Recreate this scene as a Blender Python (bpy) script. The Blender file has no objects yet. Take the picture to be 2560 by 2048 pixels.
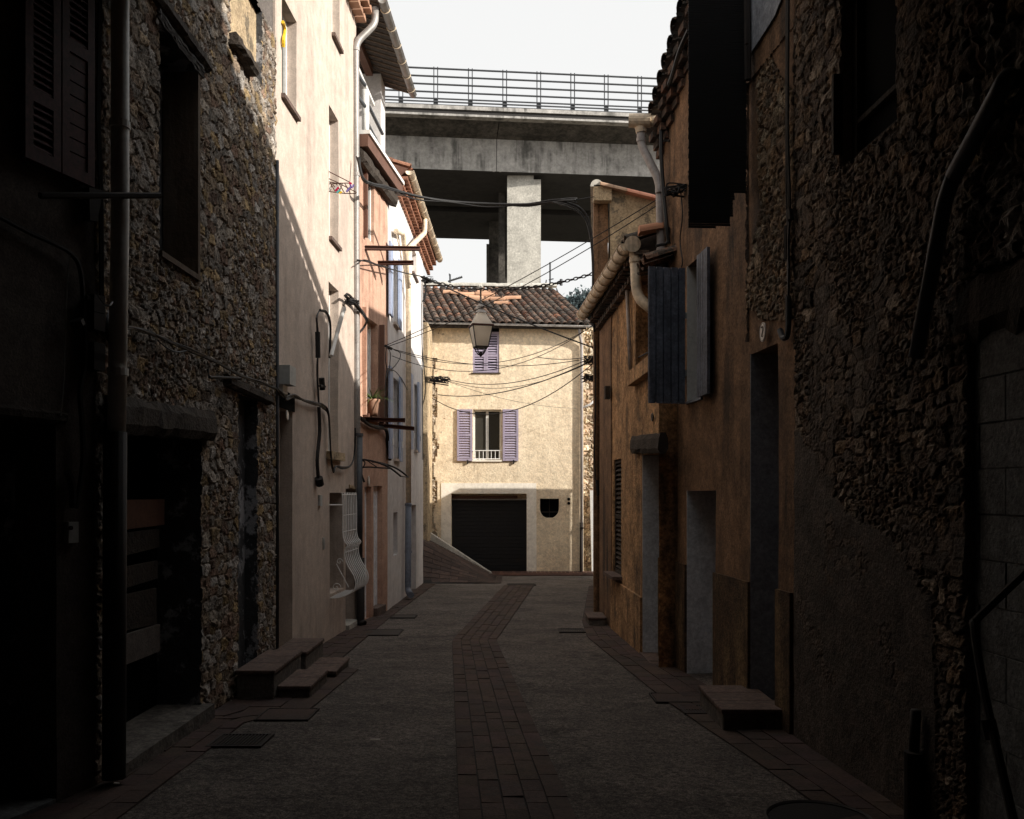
import bpy, math, random
import numpy as np
from mathutils import Vector, Matrix

random.seed(7)
RNG = np.random.default_rng(11)
sc = bpy.context.scene
col = sc.collection

# ------------------------------------------------------------------ camera
FOC, CX, HY, CH = 2300.0, 1280.0, 1230.0, 1.6
cam_d = bpy.data.cameras.new("camera"); cam = bpy.data.objects.new("camera", cam_d)
col.objects.link(cam); sc.camera = cam
cam.location = (0, 0, CH); cam.rotation_euler = (math.radians(90), 0, 0)
cam_d.sensor_width = 36; cam_d.lens = FOC / 2560 * 36
cam_d.shift_y = (HY - 1024) / 2560
cam_d.clip_start = 0.05; cam_d.clip_end = 2000

# ------------------------------------------------------------------ light
SD = Vector((1.0, -0.42, 0.525)).normalized()          # direction towards the sun
sun_d = bpy.data.lights.new("sun", 'SUN'); sun_d.energy = 4.2
sun_d.angle = math.radians(0.5); sun_d.color = (1.0, 0.945, 0.86)
sun = bpy.data.objects.new("sun", sun_d); col.objects.link(sun)
sun.rotation_euler = (-SD).to_track_quat('-Z', 'Y').to_euler()
world = bpy.data.worlds.new("World"); sc.world = world; world.use_nodes = True
wn = world.node_tree; wn.nodes.clear()
w_out = wn.nodes.new('ShaderNodeOutputWorld'); w_bg = wn.nodes.new('ShaderNodeBackground')
sky = wn.nodes.new('ShaderNodeTexSky'); sky.sky_type = 'NISHITA'; sky.sun_disc = False
sky.sun_elevation = math.asin(SD.z); sky.sun_rotation = math.atan2(SD.x, SD.y)
sky.air_density = 1.6; sky.dust_density = 7.0; sky.ozone_density = 1.0
# thin even cloud veil: most of the blue is washed out of the sky
bw = wn.nodes.new('ShaderNodeRGBToBW'); mx = wn.nodes.new('ShaderNodeMix'); mx.data_type = 'RGBA'
mx.inputs[0].default_value = 0.86
wn.links.new(sky.outputs[0], bw.inputs[0]); wn.links.new(sky.outputs[0], mx.inputs[6])
wn.links.new(bw.outputs[0], mx.inputs[7])
veil = wn.nodes.new('ShaderNodeMix'); veil.data_type = 'RGBA'; veil.inputs[0].default_value = 0.82
veil.inputs[7].default_value = (4.5, 4.5, 4.46, 1)                      # bright even overcast veil
wn.links.new(mx.outputs[2], veil.inputs[6]); wn.links.new(veil.outputs[2], w_bg.inputs[0])
w_bg.inputs[1].default_value = 0.15
wn.links.new(w_bg.outputs[0], w_out.inputs[0])
sc.view_settings.view_transform = 'Standard'; sc.view_settings.look = 'None'
sc.view_settings.exposure = 0.62; sc.view_settings.gamma = 1.0
try: sc.view_settings.use_curve_mapping = False
except Exception: pass
sc.cycles.max_bounces = 8; sc.cycles.diffuse_bounces = 5

# ------------------------------------------------------------------ helpers
def P(px, py, Y): return Vector(((px - CX) / FOC * Y, Y, CH + (HY - py) / FOC * Y))
def g(Y): return -0.025 * Y
def YG(py): return 3680.0 / (py - HY - 57.5)           # depth of a point on the street surface
def G(px, py):
    Y = YG(py); return Vector(((px - CX) / FOC * Y, Y, g(Y)))

def h2(ix, iy, s):
    v = np.sin(ix * 127.1 + iy * 311.7 + s * 74.7) * 43758.5453
    return v - np.floor(v)
def vnoise(x, y, s=0):
    ix, iy = np.floor(x), np.floor(y); fx, fy = x - ix, y - iy
    fx = fx * fx * (3 - 2 * fx); fy = fy * fy * (3 - 2 * fy)
    a, b = h2(ix, iy, s), h2(ix + 1, iy, s); c, d = h2(ix, iy + 1, s), h2(ix + 1, iy + 1, s)
    return (a * (1 - fx) + b * fx) * (1 - fy) + (c * (1 - fx) + d * fx) * fy
def fbm(x, y, s=0, o=4):
    t, a, n = 0.0, 0.5, 0.0
    for k in range(o):
        t = t + a * vnoise(x * 2 ** k, y * 2 ** k, s + k); n += a; a *= 0.5
    return t / n
def voro(x, y, s=0, jit=0.85):
    ix, iy = np.floor(x), np.floor(y)
    f1 = np.full(x.shape, 9.0); f2 = np.full(x.shape, 9.0); idc = np.zeros(x.shape)
    gx = np.zeros(x.shape); gy = np.zeros(x.shape)
    for dx in (-1, 0, 1):
        for dy in (-1, 0, 1):
            cx, cy = ix + dx, iy + dy
            qx = cx + 0.5 + (h2(cx, cy, s) - 0.5) * jit; qy = cy + 0.5 + (h2(cx, cy, s + 5) - 0.5) * jit
            d = np.maximum(np.abs(x - qx) * 0.9, np.abs(y - qy)) * 0.55 + 0.45 * np.hypot(x - qx, y - qy)
            i = h2(cx, cy, s + 9)
            nearer = d < f1
            f2 = np.where(nearer, f1, np.minimum(f2, d))
            f1 = np.where(nearer, d, f1); idc = np.where(nearer, i, idc)
            gx = np.where(nearer, x - qx, gx); gy = np.where(nearer, y - qy, gy)
    return f1, f2, idc, gx, gy

class MB:
    def __init__(s): s.v = []; s.f = []; s.c = []; s.cc = (1, 1, 1)
    def quad(s, *p):
        n = len(s.v); s.v += [tuple(q) for q in p]; s.f.append(tuple(range(n, n + len(p)))); s.c.append(s.cc)
    def box(s, O, U, V, N, u0, u1, v0, v1, n0, n1):
        q = [O + U * a + V * b + N * c for a in (u0, u1) for b in (v0, v1) for c in (n0, n1)]
        k = len(s.v); s.v += [tuple(x) for x in q]
        for f in ((0, 1, 3, 2), (4, 6, 7, 5), (0, 4, 5, 1), (2, 3, 7, 6), (0, 2, 6, 4), (1, 5, 7, 3)):
            s.f.append(tuple(k + i for i in f)); s.c.append(s.cc)
    def abox(s, x0, x1, y0, y1, z0, z1):
        s.box(Vector((0, 0, 0)), Vector((1, 0, 0)), Vector((0, 1, 0)), Vector((0, 0, 1)), x0, x1, y0, y1, z0, z1)
    def prism(s, pts, D):
        n = len(pts); k = len(s.v); s.v += [tuple(p) for p in pts] + [tuple(Vector(p) + D) for p in pts]
        s.f.append(tuple(range(k, k + n))); s.f.append(tuple(range(k + 2 * n - 1, k + n - 1, -1))); s.c += [s.cc] * 2
        for i in range(n):
            j = (i + 1) % n; s.f.append((k + i, k + j, k + n + j, k + n + i)); s.c.append(s.cc)
    def tube(s, pts, r, n=8, cap=True, closed=False):
        pts = [Vector(p) for p in pts]; m = len(pts)
        rs = r if isinstance(r, (list, tuple)) else [r] * m
        T = []
        for i in range(m):
            if closed: t = pts[(i + 1) % m] - pts[i - 1]
            else: t = pts[min(i + 1, m - 1)] - pts[max(i - 1, 0)]
            T.append(t.normalized() if t.length > 1e-9 else Vector((0, 0, 1)))
        ref = Vector((0, 0, 1)) if abs(T[0].z) < 0.9 else Vector((1, 0, 0))
        nn = (ref - T[0] * ref.dot(T[0])).normalized(); k = len(s.v)
        for i in range(m):
            nn = nn - T[i] * nn.dot(T[i])
            nn = nn.normalized() if nn.length > 1e-6 else T[i].orthogonal().normalized()
            b = T[i].cross(nn)
            for j in range(n):
                a = 2 * math.pi * j / n
                s.v.append(tuple(pts[i] + (nn * math.cos(a) + b * math.sin(a)) * rs[i]))
        for i in range(m if closed else m - 1):
            i2 = (i + 1) % m
            for j in range(n):
                j2 = (j + 1) % n
                s.f.append((k + i * n + j, k + i * n + j2, k + i2 * n + j2, k + i2 * n + j)); s.c.append(s.cc)
        if cap and not closed:
            s.f.append(tuple(k + j for j in reversed(range(n)))); s.f.append(tuple(k + (m - 1) * n + j for j in range(n)))
            s.c += [s.cc] * 2
    def lathe(s, O, prof, n=16):
        k = len(s.v); m = len(prof)
        for r, z in prof:
            for j in range(n):
                a = 2 * math.pi * j / n; s.v.append((O[0] + r * math.cos(a), O[1] + r * math.sin(a), O[2] + z))
        for i in range(m - 1):
            for j in range(n):
                j2 = (j + 1) % n
                s.f.append((k + i * n + j, k + i * n + j2, k + (i + 1) * n + j2, k + (i + 1) * n + j)); s.c.append(s.cc)
    def build(s, name, m, parent=None, smooth=False, **kw):
        me = bpy.data.meshes.new(name)
        loc = (PLOC.get(parent.name, Vector((0, 0, 0))) if parent else Vector((0, 0, 0)))
        V = np.array(s.v, dtype=float).reshape(-1, 3)
        if parent is None and kw.get('origin') is not None: loc = Vector(kw['origin'])
        me.from_pydata((V - np.array(loc)).tolist(), [], s.f); me.materials.append(m)
        ca = me.color_attributes.new("tint", 'FLOAT_COLOR', 'CORNER')
        arr = np.ones((len(me.loops), 4), dtype=np.float32); k = 0
        lt = np.array([len(f) for f in s.f]); cc = np.array(s.c, dtype=np.float32)
        arr[:, :3] = np.repeat(cc, lt, axis=0)
        ca.data.foreach_set("color", arr.ravel())
        if smooth: me.polygons.foreach_set("use_smooth", [True] * len(me.polygons))
        me.update()
        o = bpy.data.objects.new(name, me); col.objects.link(o)
        if parent is not None: o.parent = parent; PLOC[o.name] = loc
        else: o.location = loc; PLOC[o.name] = loc
        for a in ('label', 'category', 'group', 'kind'):
            if a in kw: o[a] = kw[a]
        return o
PLOC = {}
def empty(name, loc, label, cat, group=None):
    o = bpy.data.objects.new(name, None); col.objects.link(o); o.location = loc
    o.empty_display_size = 0.2
    o['label'] = label; o['category'] = cat
    if group: o['group'] = group
    PLOC[o.name] = Vector(loc); return o

# ------------------------------------------------------------------ materials
MATS = {}
def mat(name, c=None, c2=None, vs=3.0, rough=0.9, bump=None, bump2=None, streak=None, metal=0.0, tint=False, spots=None, spec=0.3, grain=None):
    if name in MATS: return MATS[name]
    m = bpy.data.materials.new(name); m.use_nodes = True; nt = m.node_tree; N, L = nt.nodes, nt.links
    bs = N['Principled BSDF']; bs.inputs['Roughness'].default_value = rough; bs.inputs['Metallic'].default_value = metal
    bs.inputs['Specular IOR Level'].default_value = spec
    tc = N.new('ShaderNodeTexCoord')
    def noise(scale, detail=6, vec=None, rgh=0.6):
        n = N.new('ShaderNodeTexNoise'); n.inputs['Scale'].default_value = scale; n.inputs['Detail'].default_value = detail
        n.inputs['Roughness'].default_value = rgh; L.new(vec or tc.outputs['Object'], n.inputs['Vector']); return n
    def ramp(src, p0, p1):
        r = N.new('ShaderNodeMapRange'); r.inputs[1].default_value = p0; r.inputs[2].default_value = p1
        r.interpolation_type = 'SMOOTHSTEP'; L.new(src, r.inputs[0]); return r.outputs[0]
    def mixc(f, a, b, mode='MIX'):
        x = N.new('ShaderNodeMix'); x.data_type = 'RGBA'; x.blend_type = mode
        if isinstance(f, float): x.inputs[0].default_value = f
        else: L.new(f, x.inputs[0])
        for i, q in ((6, a), (7, b)):
            if isinstance(q, tuple): x.inputs[i].default_value = (*q, 1)
            else: L.new(q, x.inputs[i])
        return x.outputs[2]
    c2 = c2 or tuple(v * 0.8 for v in c)
    cur = mixc(ramp(noise(vs).outputs[0], 0.35, 0.65), c, c2)
    cur = mixc(ramp(noise(vs * 7).outputs[0], 0.3, 0.75), cur, tuple(min(1, v * 1.12) for v in c)) if not tint else cur
    if streak:
        mp = N.new('ShaderNodeMapping'); mp.inputs['Scale'].default_value = (streak[2], streak[2], streak[2] * 0.09)
        L.new(tc.outputs['Object'], mp.inputs[0])
        s1 = noise(1.0, 5, mp.outputs[0], 0.65)
        s2 = noise(0.9, 3)
        f = N.new('ShaderNodeMath'); f.operation = 'MULTIPLY'
        L.new(ramp(s1.outputs[0], 0.43, 0.62), f.inputs[0]); L.new(ramp(s2.outputs[0], 0.35, 0.65), f.inputs[1])
        f2 = N.new('ShaderNodeMath'); f2.operation = 'MULTIPLY'; f2.inputs[1].default_value = streak[0]; L.new(f.outputs[0], f2.inputs[0])
        cur = mixc(f2.outputs[0], cur, streak[1])
    if spots:
        n = noise(spots[2], 8, None, 0.7); r_ = ramp(n.outputs[0], spots[3], spots[3] + 0.06)
        f2 = N.new('ShaderNodeMath'); f2.operation = 'MULTIPLY'; f2.inputs[1].default_value = spots[0]; L.new(r_, f2.inputs[0])
        cur = mixc(f2.outputs[0], cur, spots[1])
    if grain:
        n = noise(grain[0], 4, None, 0.75); gm = N.new('ShaderNodeMapRange'); gm.inputs[1].default_value = .38; gm.inputs[2].default_value = .62
        gm.inputs[3].default_value = 1 - grain[1]; gm.inputs[4].default_value = 1 + grain[1]; L.new(n.outputs[0], gm.inputs[0])
        n2 = noise(grain[0] * (.16 if grain[0] < 100 else .3), 5, None, 0.7); g2 = N.new('ShaderNodeMapRange'); g2.inputs[1].default_value = .36; g2.inputs[2].default_value = .64
        g2.inputs[3].default_value = 1 - grain[1] * .8; g2.inputs[4].default_value = 1 + grain[1] * .8; L.new(n2.outputs[0], g2.inputs[0])
        gg_ = N.new('ShaderNodeMath'); gg_.operation = 'MULTIPLY'; L.new(gm.outputs[0], gg_.inputs[0]); L.new(g2.outputs[0], gg_.inputs[1])
        cb = N.new('ShaderNodeCombineColor'); [L.new(gg_.outputs[0], cb.inputs[i]) for i in range(3)]
        cur = mixc(1.0, cur, cb.outputs[0], 'MULTIPLY')
    if tint:
        at = N.new('ShaderNodeAttribute'); at.attribute_name = 'tint'
        cur = mixc(1.0, cur, at.outputs['Color'], 'MULTIPLY')
    L.new(cur, bs.inputs['Base Color'])
    h = None
    for b in (bump, bump2):
        if not b: continue
        n = noise(b[0], 8, None, 0.62); bp = N.new('ShaderNodeBump'); bp.inputs['Strength'].default_value = b[1]
        bp.inputs['Distance'].default_value = b[2]; L.new(n.outputs[0], bp.inputs['Height'])
        if h: L.new(h, bp.inputs['Normal'])
        h = bp.outputs[0]
    if h: L.new(h, bs.inputs['Normal'])
    MATS[name] = m; return m

M = dict(
 pink=mat('pink_stucco', grain=(55, 0.1), c=(0.54, 0.445, 0.375), c2=(0.47, 0.38, 0.315), vs=0.8, bump=(60, .35, .01), bump2=(4, .3, .03), streak=(.55, (0.33, 0.27, 0.23), 3.0)),
 orange=mat('terracotta_stucco', grain=(50, 0.14), c=(0.52, 0.33, 0.24), c2=(0.42, 0.245, 0.175), vs=1.0, bump=(60, .35, .01), streak=(.6, (0.20, 0.09, 0.06), 5)),
 lilac=mat('pale_lilac_stucco', grain=(50, 0.08), c=(0.66, 0.63, 0.61), c2=(0.58, 0.55, 0.53), vs=0.8, bump=(60, .25, .01), streak=(.3, (0.40, 0.34, 0.33), 4)),
 crepi=mat('cream_roughcast', grain=(24, 0.15), c=(0.80, 0.67, 0.49), c2=(0.71, 0.57, 0.40), vs=1.5, bump=(26, .42, .03), bump2=(90, .5, .012), streak=(.22, (0.50, 0.37, 0.26), 3)),
 smooth=mat('smooth_plaster', grain=(20, 0.07), c=(0.86, 0.80, 0.70), c2=(0.78, 0.71, 0.61), vs=1.4, bump=(12, .25, .01), spots=(.3, (0.4, 0.34, 0.28), 5, .62)),
 brown=mat('ochre_brown_stucco', grain=(38, 0.34), c=(0.225, 0.13, 0.072), c2=(0.15, 0.086, 0.047), vs=1.1, bump=(70, .5, .012), bump2=(6, .4, .03), streak=(.95, (0.045, 0.031, 0.022), 3.5), spots=(.35, (0.28, 0.17, 0.09), 9, .64)),
 plinth=mat('plinth_stucco', grain=(30, 0.4), c=(0.085, 0.05, 0.026), c2=(0.055, 0.034, 0.02), vs=2, bump=(50, .7, .02), streak=(.7, (0.26, 0.17, 0.08), 5)),
 ochre=mat('ochre_roughcast', grain=(26, 0.42), c=(0.46, 0.275, 0.135), c2=(0.30, 0.17, 0.082), vs=1.6, bump=(34, .8, .03), streak=(.9, (0.085, 0.055, 0.035), 3.2), spots=(.6, (0.075, 0.06, 0.042), 3, .56)),
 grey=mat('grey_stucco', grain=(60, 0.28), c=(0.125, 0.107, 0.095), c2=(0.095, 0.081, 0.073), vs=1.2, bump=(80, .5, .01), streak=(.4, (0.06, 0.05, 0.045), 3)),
 tan=mat('stained_tan_stucco', grain=(30, 0.25), c=(0.46, 0.35, 0.22), c2=(0.38, 0.28, 0.17), vs=2.0, bump=(30, .8, .03), spots=(.75, (0.10, 0.085, 0.065), 3.5, .54), streak=(.5, (0.18, 0.14, 0.10), 4)),
 stone=mat('rubble_stone', grain=(70, 0.42), c=(1, 1, 1), c2=(0.86, 0.86, 0.86), vs=9, bump=(45, .8, .02), bump2=(160, .6, .006), tint=True),
 white=mat('white_plaster', grain=(30, 0.15), c=(0.80, 0.81, 0.84), c2=(0.68, 0.70, 0.73), vs=2, bump=(20, .4, .01)),
 bluegrey=mat('blue_grey_plaster', grain=(30, 0.2), c=(0.30, 0.32, 0.36), c2=(0.24, 0.255, 0.285), vs=2, bump=(25, .6, .012)),
 asphalt=mat('asphalt', grain=(110, 0.7), c=(0.155, 0.131, 0.115), c2=(0.080, 0.069, 0.062), vs=1.1, rough=.85, bump=(120, 1.0, .02), bump2=(9, .8, .05), spots=(.8, (0.20, 0.178, 0.16), 110, .60), streak=(.0, (0, 0, 0), 1)),
 earth=mat('earth', (0.10, 0.085, 0.065), (0.07, 0.06, 0.045), 1, bump=(12, .5, .03)),
 brick=mat('paving_brick', grain=(40, 0.25), c=(0.066, 0.042, 0.034), c2=(0.046, 0.031, 0.027), vs=2.0, rough=.85, bump=(60, .6, .008), tint=True, spots=(.5, (0.05, 0.045, 0.042), 4, .58)),
 joint=mat('mortar_joint', (0.018, 0.016, 0.015), None, 4, bump=(60, .5, .01)),
 tile=mat('canal_tile', grain=(26, 0.35), c=(0.185, 0.105, 0.07), c2=(0.085, 0.068, 0.054), vs=2.5, bump=(70, .7, .012), tint=True, spots=(.85, (0.045, 0.042, 0.036), 10, .47)),
 brntile=mat('shaded_brown_tile', grain=(30, .3), c=(0.27, 0.135, 0.085), c2=(0.20, 0.095, 0.06), vs=3, bump=(60, .5, .01), tint=True),
 newtile=mat('clean_tile', (0.46, 0.275, 0.185), (0.36, 0.20, 0.13), 3, bump=(60, .4, .008), tint=True),
 concrete=mat('viaduct_concrete', grain=(5, 0.16), c=(0.42, 0.40, 0.375), c2=(0.34, 0.325, 0.30), vs=.25, bump=(6, .3, .04), streak=(1.0, (0.13, 0.125, 0.115), 1.6), spots=(.6, (0.12, 0.115, 0.11), .7, .6)),
 stepc=mat('worn_step_concrete', grain=(25, .3), c=(0.13, 0.115, 0.10), c2=(0.085, 0.075, 0.068), vs=3, bump=(25, .8, .02), streak=(.6, (0.04, 0.036, 0.03), 6)),
 overhang=mat('streaked_shade_concrete', grain=(4, .35), c=(0.10, 0.09, 0.078), c2=(0.06, 0.055, 0.048), vs=.5, streak=(.8, (0.04, 0.038, 0.034), 1.2)),  # shade under the deck edge put into a darker, streaked concrete
 castblk=mat('black_slats', (0.007, 0.007, 0.0075), (0.005, 0.005, 0.005), 9, rough=.8),
 roller=mat('black_roller_door', (0.011, 0.011, 0.012), (0.016, 0.015, 0.015), 4, rough=.6),
 underside=mat('shade_dark_concrete', (0.045, 0.042, 0.04), (0.03, 0.028, 0.027), .3),  # shade below the deck put into the concrete colour
 conc2=mat('pale_concrete', grain=(9, 0.18), c=(0.50, 0.475, 0.42), c2=(0.38, 0.36, 0.32), vs=1.0, bump=(14, .4, .02), spots=(.5, (0.22, 0.21, 0.19), 3, .6)),
 block=mat('concrete_block', grain=(45, 0.3), c=(0.16, 0.165, 0.165), c2=(0.11, 0.115, 0.118), vs=2, bump=(50, .6, .012)),
 soffit=mat('dark_soffit', (0.085, 0.07, 0.06), (0.05, 0.04, 0.035), 3, bump=(30, .4, .01)),
 pvc=mat('grey_plastic_pipe', grain=(14, 0.08), c=(0.36, 0.33, 0.32), c2=(0.30, 0.275, 0.265), vs=2, rough=.45, bump=(20, .1, .004)),
 pvcs=mat('sand_plastic_pipe', grain=(14, 0.14), c=(0.74, 0.61, 0.45), c2=(0.64, 0.51, 0.37), vs=3, rough=.45, streak=(.5, (0.2, 0.15, 0.1), 9)),
 zinc=mat('weathered_zinc', (0.33, 0.31, 0.29), (0.22, 0.20, 0.19), 6, rough=.5, metal=.35, streak=(.6, (0.10, 0.09, 0.08), 14)),
 dkpipe=mat('dark_grey_pipe', (0.075, 0.08, 0.09), (0.05, 0.055, 0.06), 3, rough=.5),
 bluepipe=mat('blue_grey_pipe', (0.16, 0.18, 0.22), (0.12, 0.13, 0.16), 3, rough=.5),
 castiron=mat('cast_iron', (0.022, 0.018, 0.017), (0.03, 0.022, 0.018), 5, rough=.7, bump=(60, .3, .004)),
 rust=mat('rusty_steel', (0.07, 0.028, 0.018), (0.045, 0.02, 0.014), 8, rough=.8, bump=(60, .4, .004)),
 steel=mat('galvanised_steel', (0.06, 0.063, 0.068), (0.045, 0.047, 0.05), 3, rough=.5, metal=.4),
 cable=mat('black_cable', (0.014, 0.013, 0.013), (0.02, 0.018, 0.017), 6, rough=.55),
 black=mat('black_void', (0.003, 0.003, 0.003), (0.004, 0.004, 0.004), 3, rough=.95, spec=0.05),
 dkwood=mat('dark_old_wood', (0.045, 0.034, 0.026), (0.025, 0.02, 0.016), 5, bump=(30, .9, .02), streak=(.6, (0.09, 0.075, 0.06), 20)),
 wood=mat('grey_brown_wood', (0.10, 0.068, 0.045), (0.06, 0.042, 0.03), 4, bump=(40, .6, .01), streak=(.6, (0.18, 0.15, 0.12), 16)),
 maroon=mat('maroon_shutter_paint', grain=(30, 0.25), c=(0.085, 0.026, 0.026), c2=(0.06, 0.02, 0.02), vs=5, rough=.6, bump=(40, .3, .004)),
 purple=mat('lavender_shutter_paint', (0.36, 0.315, 0.40), (0.31, 0.27, 0.35), 5, rough=.6, bump=(60, .2, .003), streak=(.3, (0.22, 0.17, 0.28), 10)),
 bluesh=mat('slate_blue_shutter_paint', grain=(24, 0.3), c=(0.15, 0.17, 0.215), c2=(0.11, 0.125, 0.16), vs=6, rough=.6, bump=(50, .4, .004), streak=(.5, (0.035, 0.04, 0.05), 14)),
 lilacsh=mat('pale_blue_shutter_paint', (0.36, 0.42, 0.56), (0.30, 0.35, 0.48), 5, rough=.6),
 brownsh=mat('brown_shutter_paint', (0.13, 0.065, 0.045), (0.09, 0.045, 0.03), 5, rough=.6),
 whitep=mat('white_paint', (0.70, 0.69, 0.66), (0.60, 0.59, 0.56), 5, rough=.5, spots=(.5, (0.35, 0.33, 0.3), 12, .62)),
 whiteiron=mat('white_painted_iron', (0.82, 0.81, 0.79), (0.75, 0.74, 0.72), 12, rough=.45),
 plastic=mat('pale_grey_plastic', (0.42, 0.43, 0.42), (0.36, 0.37, 0.36), 5, rough=.5),
 glass=mat('window_glass', (0.045, 0.042, 0.035), (0.06, 0.055, 0.045), 2, rough=.12, spec=.6),
 milk=mat('milky_lantern_glass', (0.60, 0.57, 0.52), (0.50, 0.47, 0.43), 8, rough=.35, spots=(.4, (0.3, 0.28, 0.25), 20, .6)),
 paper=mat('cream_card', (0.5, 0.46, 0.33), None, 5),
 enamel=mat('white_enamel', (0.72, 0.66, 0.60), None, 5, rough=.3),
 redtile=mat('red_terracotta_slab', grain=(30, 0.25), c=(0.125, 0.085, 0.07), c2=(0.085, 0.062, 0.054), vs=3, bump=(40, .4, .006)),
 peel=mat('peeling_dark_plaster', (0.05, 0.05, 0.052), (0.085, 0.087, 0.092), 2.5, bump=(16, .8, .02), spots=(.95, (0.42, 0.42, 0.44), 3.2, .545)),
 leaf=mat('plant_leaf', (0.06, 0.11, 0.025), (0.09, 0.15, 0.04), 8, rough=.5, tint=True),
 farleaf=mat('pine_foliage', (0.035, 0.052, 0.042), (0.055, 0.075, 0.058), .6, tint=True),  # blue of distance haze put into the foliage colour
 yellow=mat('yellow_plastic', (0.75, 0.48, 0.03), None, 5, rough=.4),
 red=mat('crimson_plastic', (0.40, 0.01, 0.05), None, 5, rough=.4),
 teal=mat('teal_plastic', (0.10, 0.38, 0.40), None, 5, rough=.4),
 violet=mat('violet_plastic', (0.16, 0.12, 0.34), None, 5, rough=.4),
)

_m = M['milk'].node_tree; _b = _m.nodes['Principled BSDF']; _t = _m.nodes.new('ShaderNodeBsdfTranslucent'); _x = _m.nodes.new('ShaderNodeMixShader')
_t.inputs[0].default_value = (0.92, 0.88, 0.82, 1); _x.inputs[0].default_value = .75
_m.links.new(_b.outputs[0], _x.inputs[1]); _m.links.new(_t.outputs[0], _x.inputs[2]); _m.links.new(_x.outputs[0], _m.nodes['Material Output'].inputs[0])

# cracks, tar lines and damp patches in the asphalt
_nt = M['asphalt'].node_tree; _N, _L = _nt.nodes, _nt.links; _b = _N['Principled BSDF']; _src = _b.inputs['Base Color'].links[0].from_socket
_tc = _N.new('ShaderNodeTexCoord'); _mp = _N.new('ShaderNodeMapping'); _mp.inputs['Scale'].default_value = (.8, 1.5, 1); _L.new(_tc.outputs['Object'], _mp.inputs[0])
_nz = _N.new('ShaderNodeTexNoise'); _nz.inputs['Scale'].default_value = 2.5; _nz.inputs['Detail'].default_value = 6; _L.new(_mp.outputs[0], _nz.inputs[0])
_mv = _N.new('ShaderNodeVectorMath'); _mv.operation = 'MULTIPLY_ADD'; _mv.inputs[1].default_value = (.9, .9, .9); _L.new(_nz.outputs['Color'], _mv.inputs[0]); _L.new(_mp.outputs[0], _mv.inputs[2])
_vo = _N.new('ShaderNodeTexVoronoi'); _vo.feature = 'DISTANCE_TO_EDGE'; _vo.inputs['Scale'].default_value = .9; _L.new(_mv.outputs[0], _vo.inputs['Vector'])
_cr = _N.new('ShaderNodeMapRange'); _cr.inputs[1].default_value = .0; _cr.inputs[2].default_value = .02; _cr.inputs[3].default_value = .62; _cr.inputs[4].default_value = 1; _L.new(_vo.outputs['Distance'], _cr.inputs[0])
_n3 = _N.new('ShaderNodeTexNoise'); _n3.inputs['Scale'].default_value = .7; _n3.inputs['Detail'].default_value = 9; _n3.inputs['Roughness'].default_value = .8
_mp3 = _N.new('ShaderNodeMapping'); _mp3.inputs['Scale'].default_value = (1.1, 1.5, 1); _L.new(_tc.outputs['Object'], _mp3.inputs[0]); _L.new(_mp3.outputs[0], _n3.inputs[0])
_pr = _N.new('ShaderNodeMapRange'); _pr.inputs[1].default_value = .35; _pr.inputs[2].default_value = .65; _pr.inputs[3].default_value = .62; _pr.inputs[4].default_value = 1.22; _L.new(_n3.outputs[0], _pr.inputs[0])
_mm = _N.new('ShaderNodeMath'); _mm.operation = 'MULTIPLY'; _L.new(_cr.outputs[0], _mm.inputs[0]); _L.new(_pr.outputs[0], _mm.inputs[1])
_cb = _N.new('ShaderNodeCombineColor'); [_L.new(_mm.outputs[0], _cb.inputs[i]) for i in range(3)]
_mx = _N.new('ShaderNodeMix'); _mx.data_type = 'RGBA'; _mx.blend_type = 'MULTIPLY'; _mx.inputs[0].default_value = 1
_L.new(_src, _mx.inputs[6]); _L.new(_cb.outputs[0], _mx.inputs[7]); _L.new(_mx.outputs[2], _b.inputs['Base Color'])

# ------------------------------------------------------------------ walls
class Wall:
    def __init__(s, A, B, side):
        s.A = Vector((A[0], A[1], 0)); s.B = Vector((B[0], B[1], 0)); s.U = (s.B - s.A).normalized(); s.L = (s.B - s.A).length
        s.V = Vector((0, 0, 1)); s.N = Vector((s.U.y, -s.U.x, 0)) * side
    def pt(s, u, z, o=0.0): return s.A + s.U * u + s.V * z + s.N * o
    def at(s, px, py, o=0.0):
        t = (px - CX) / FOC; A = s.A + s.N * o
        k = (t * A.y - A.x) / (s.U.x - t * s.U.y); q = A + s.U * k
        return Vector((q.x, q.y, CH + (HY - py) / FOC * q.y))
    def uz(s, px, py, o=0.0):
        q = s.at(px, py, o); return (q - s.A).dot(s.U), q.z
    def hole(s, pa, pb, top, bot):
        ua, ub = s.uz(pa, 1000)[0], s.uz(pb, 1000)[0]
        return [min(ua, ub), max(ua, ub), s.uz(*bot)[1], s.uz(*top)[1]]
    def box(s, mb, u0, u1, z0, z1, o0, o1): mb.box(s.A, s.U, s.V, s.N, u0, u1, z0, z1, o0, o1)

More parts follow.
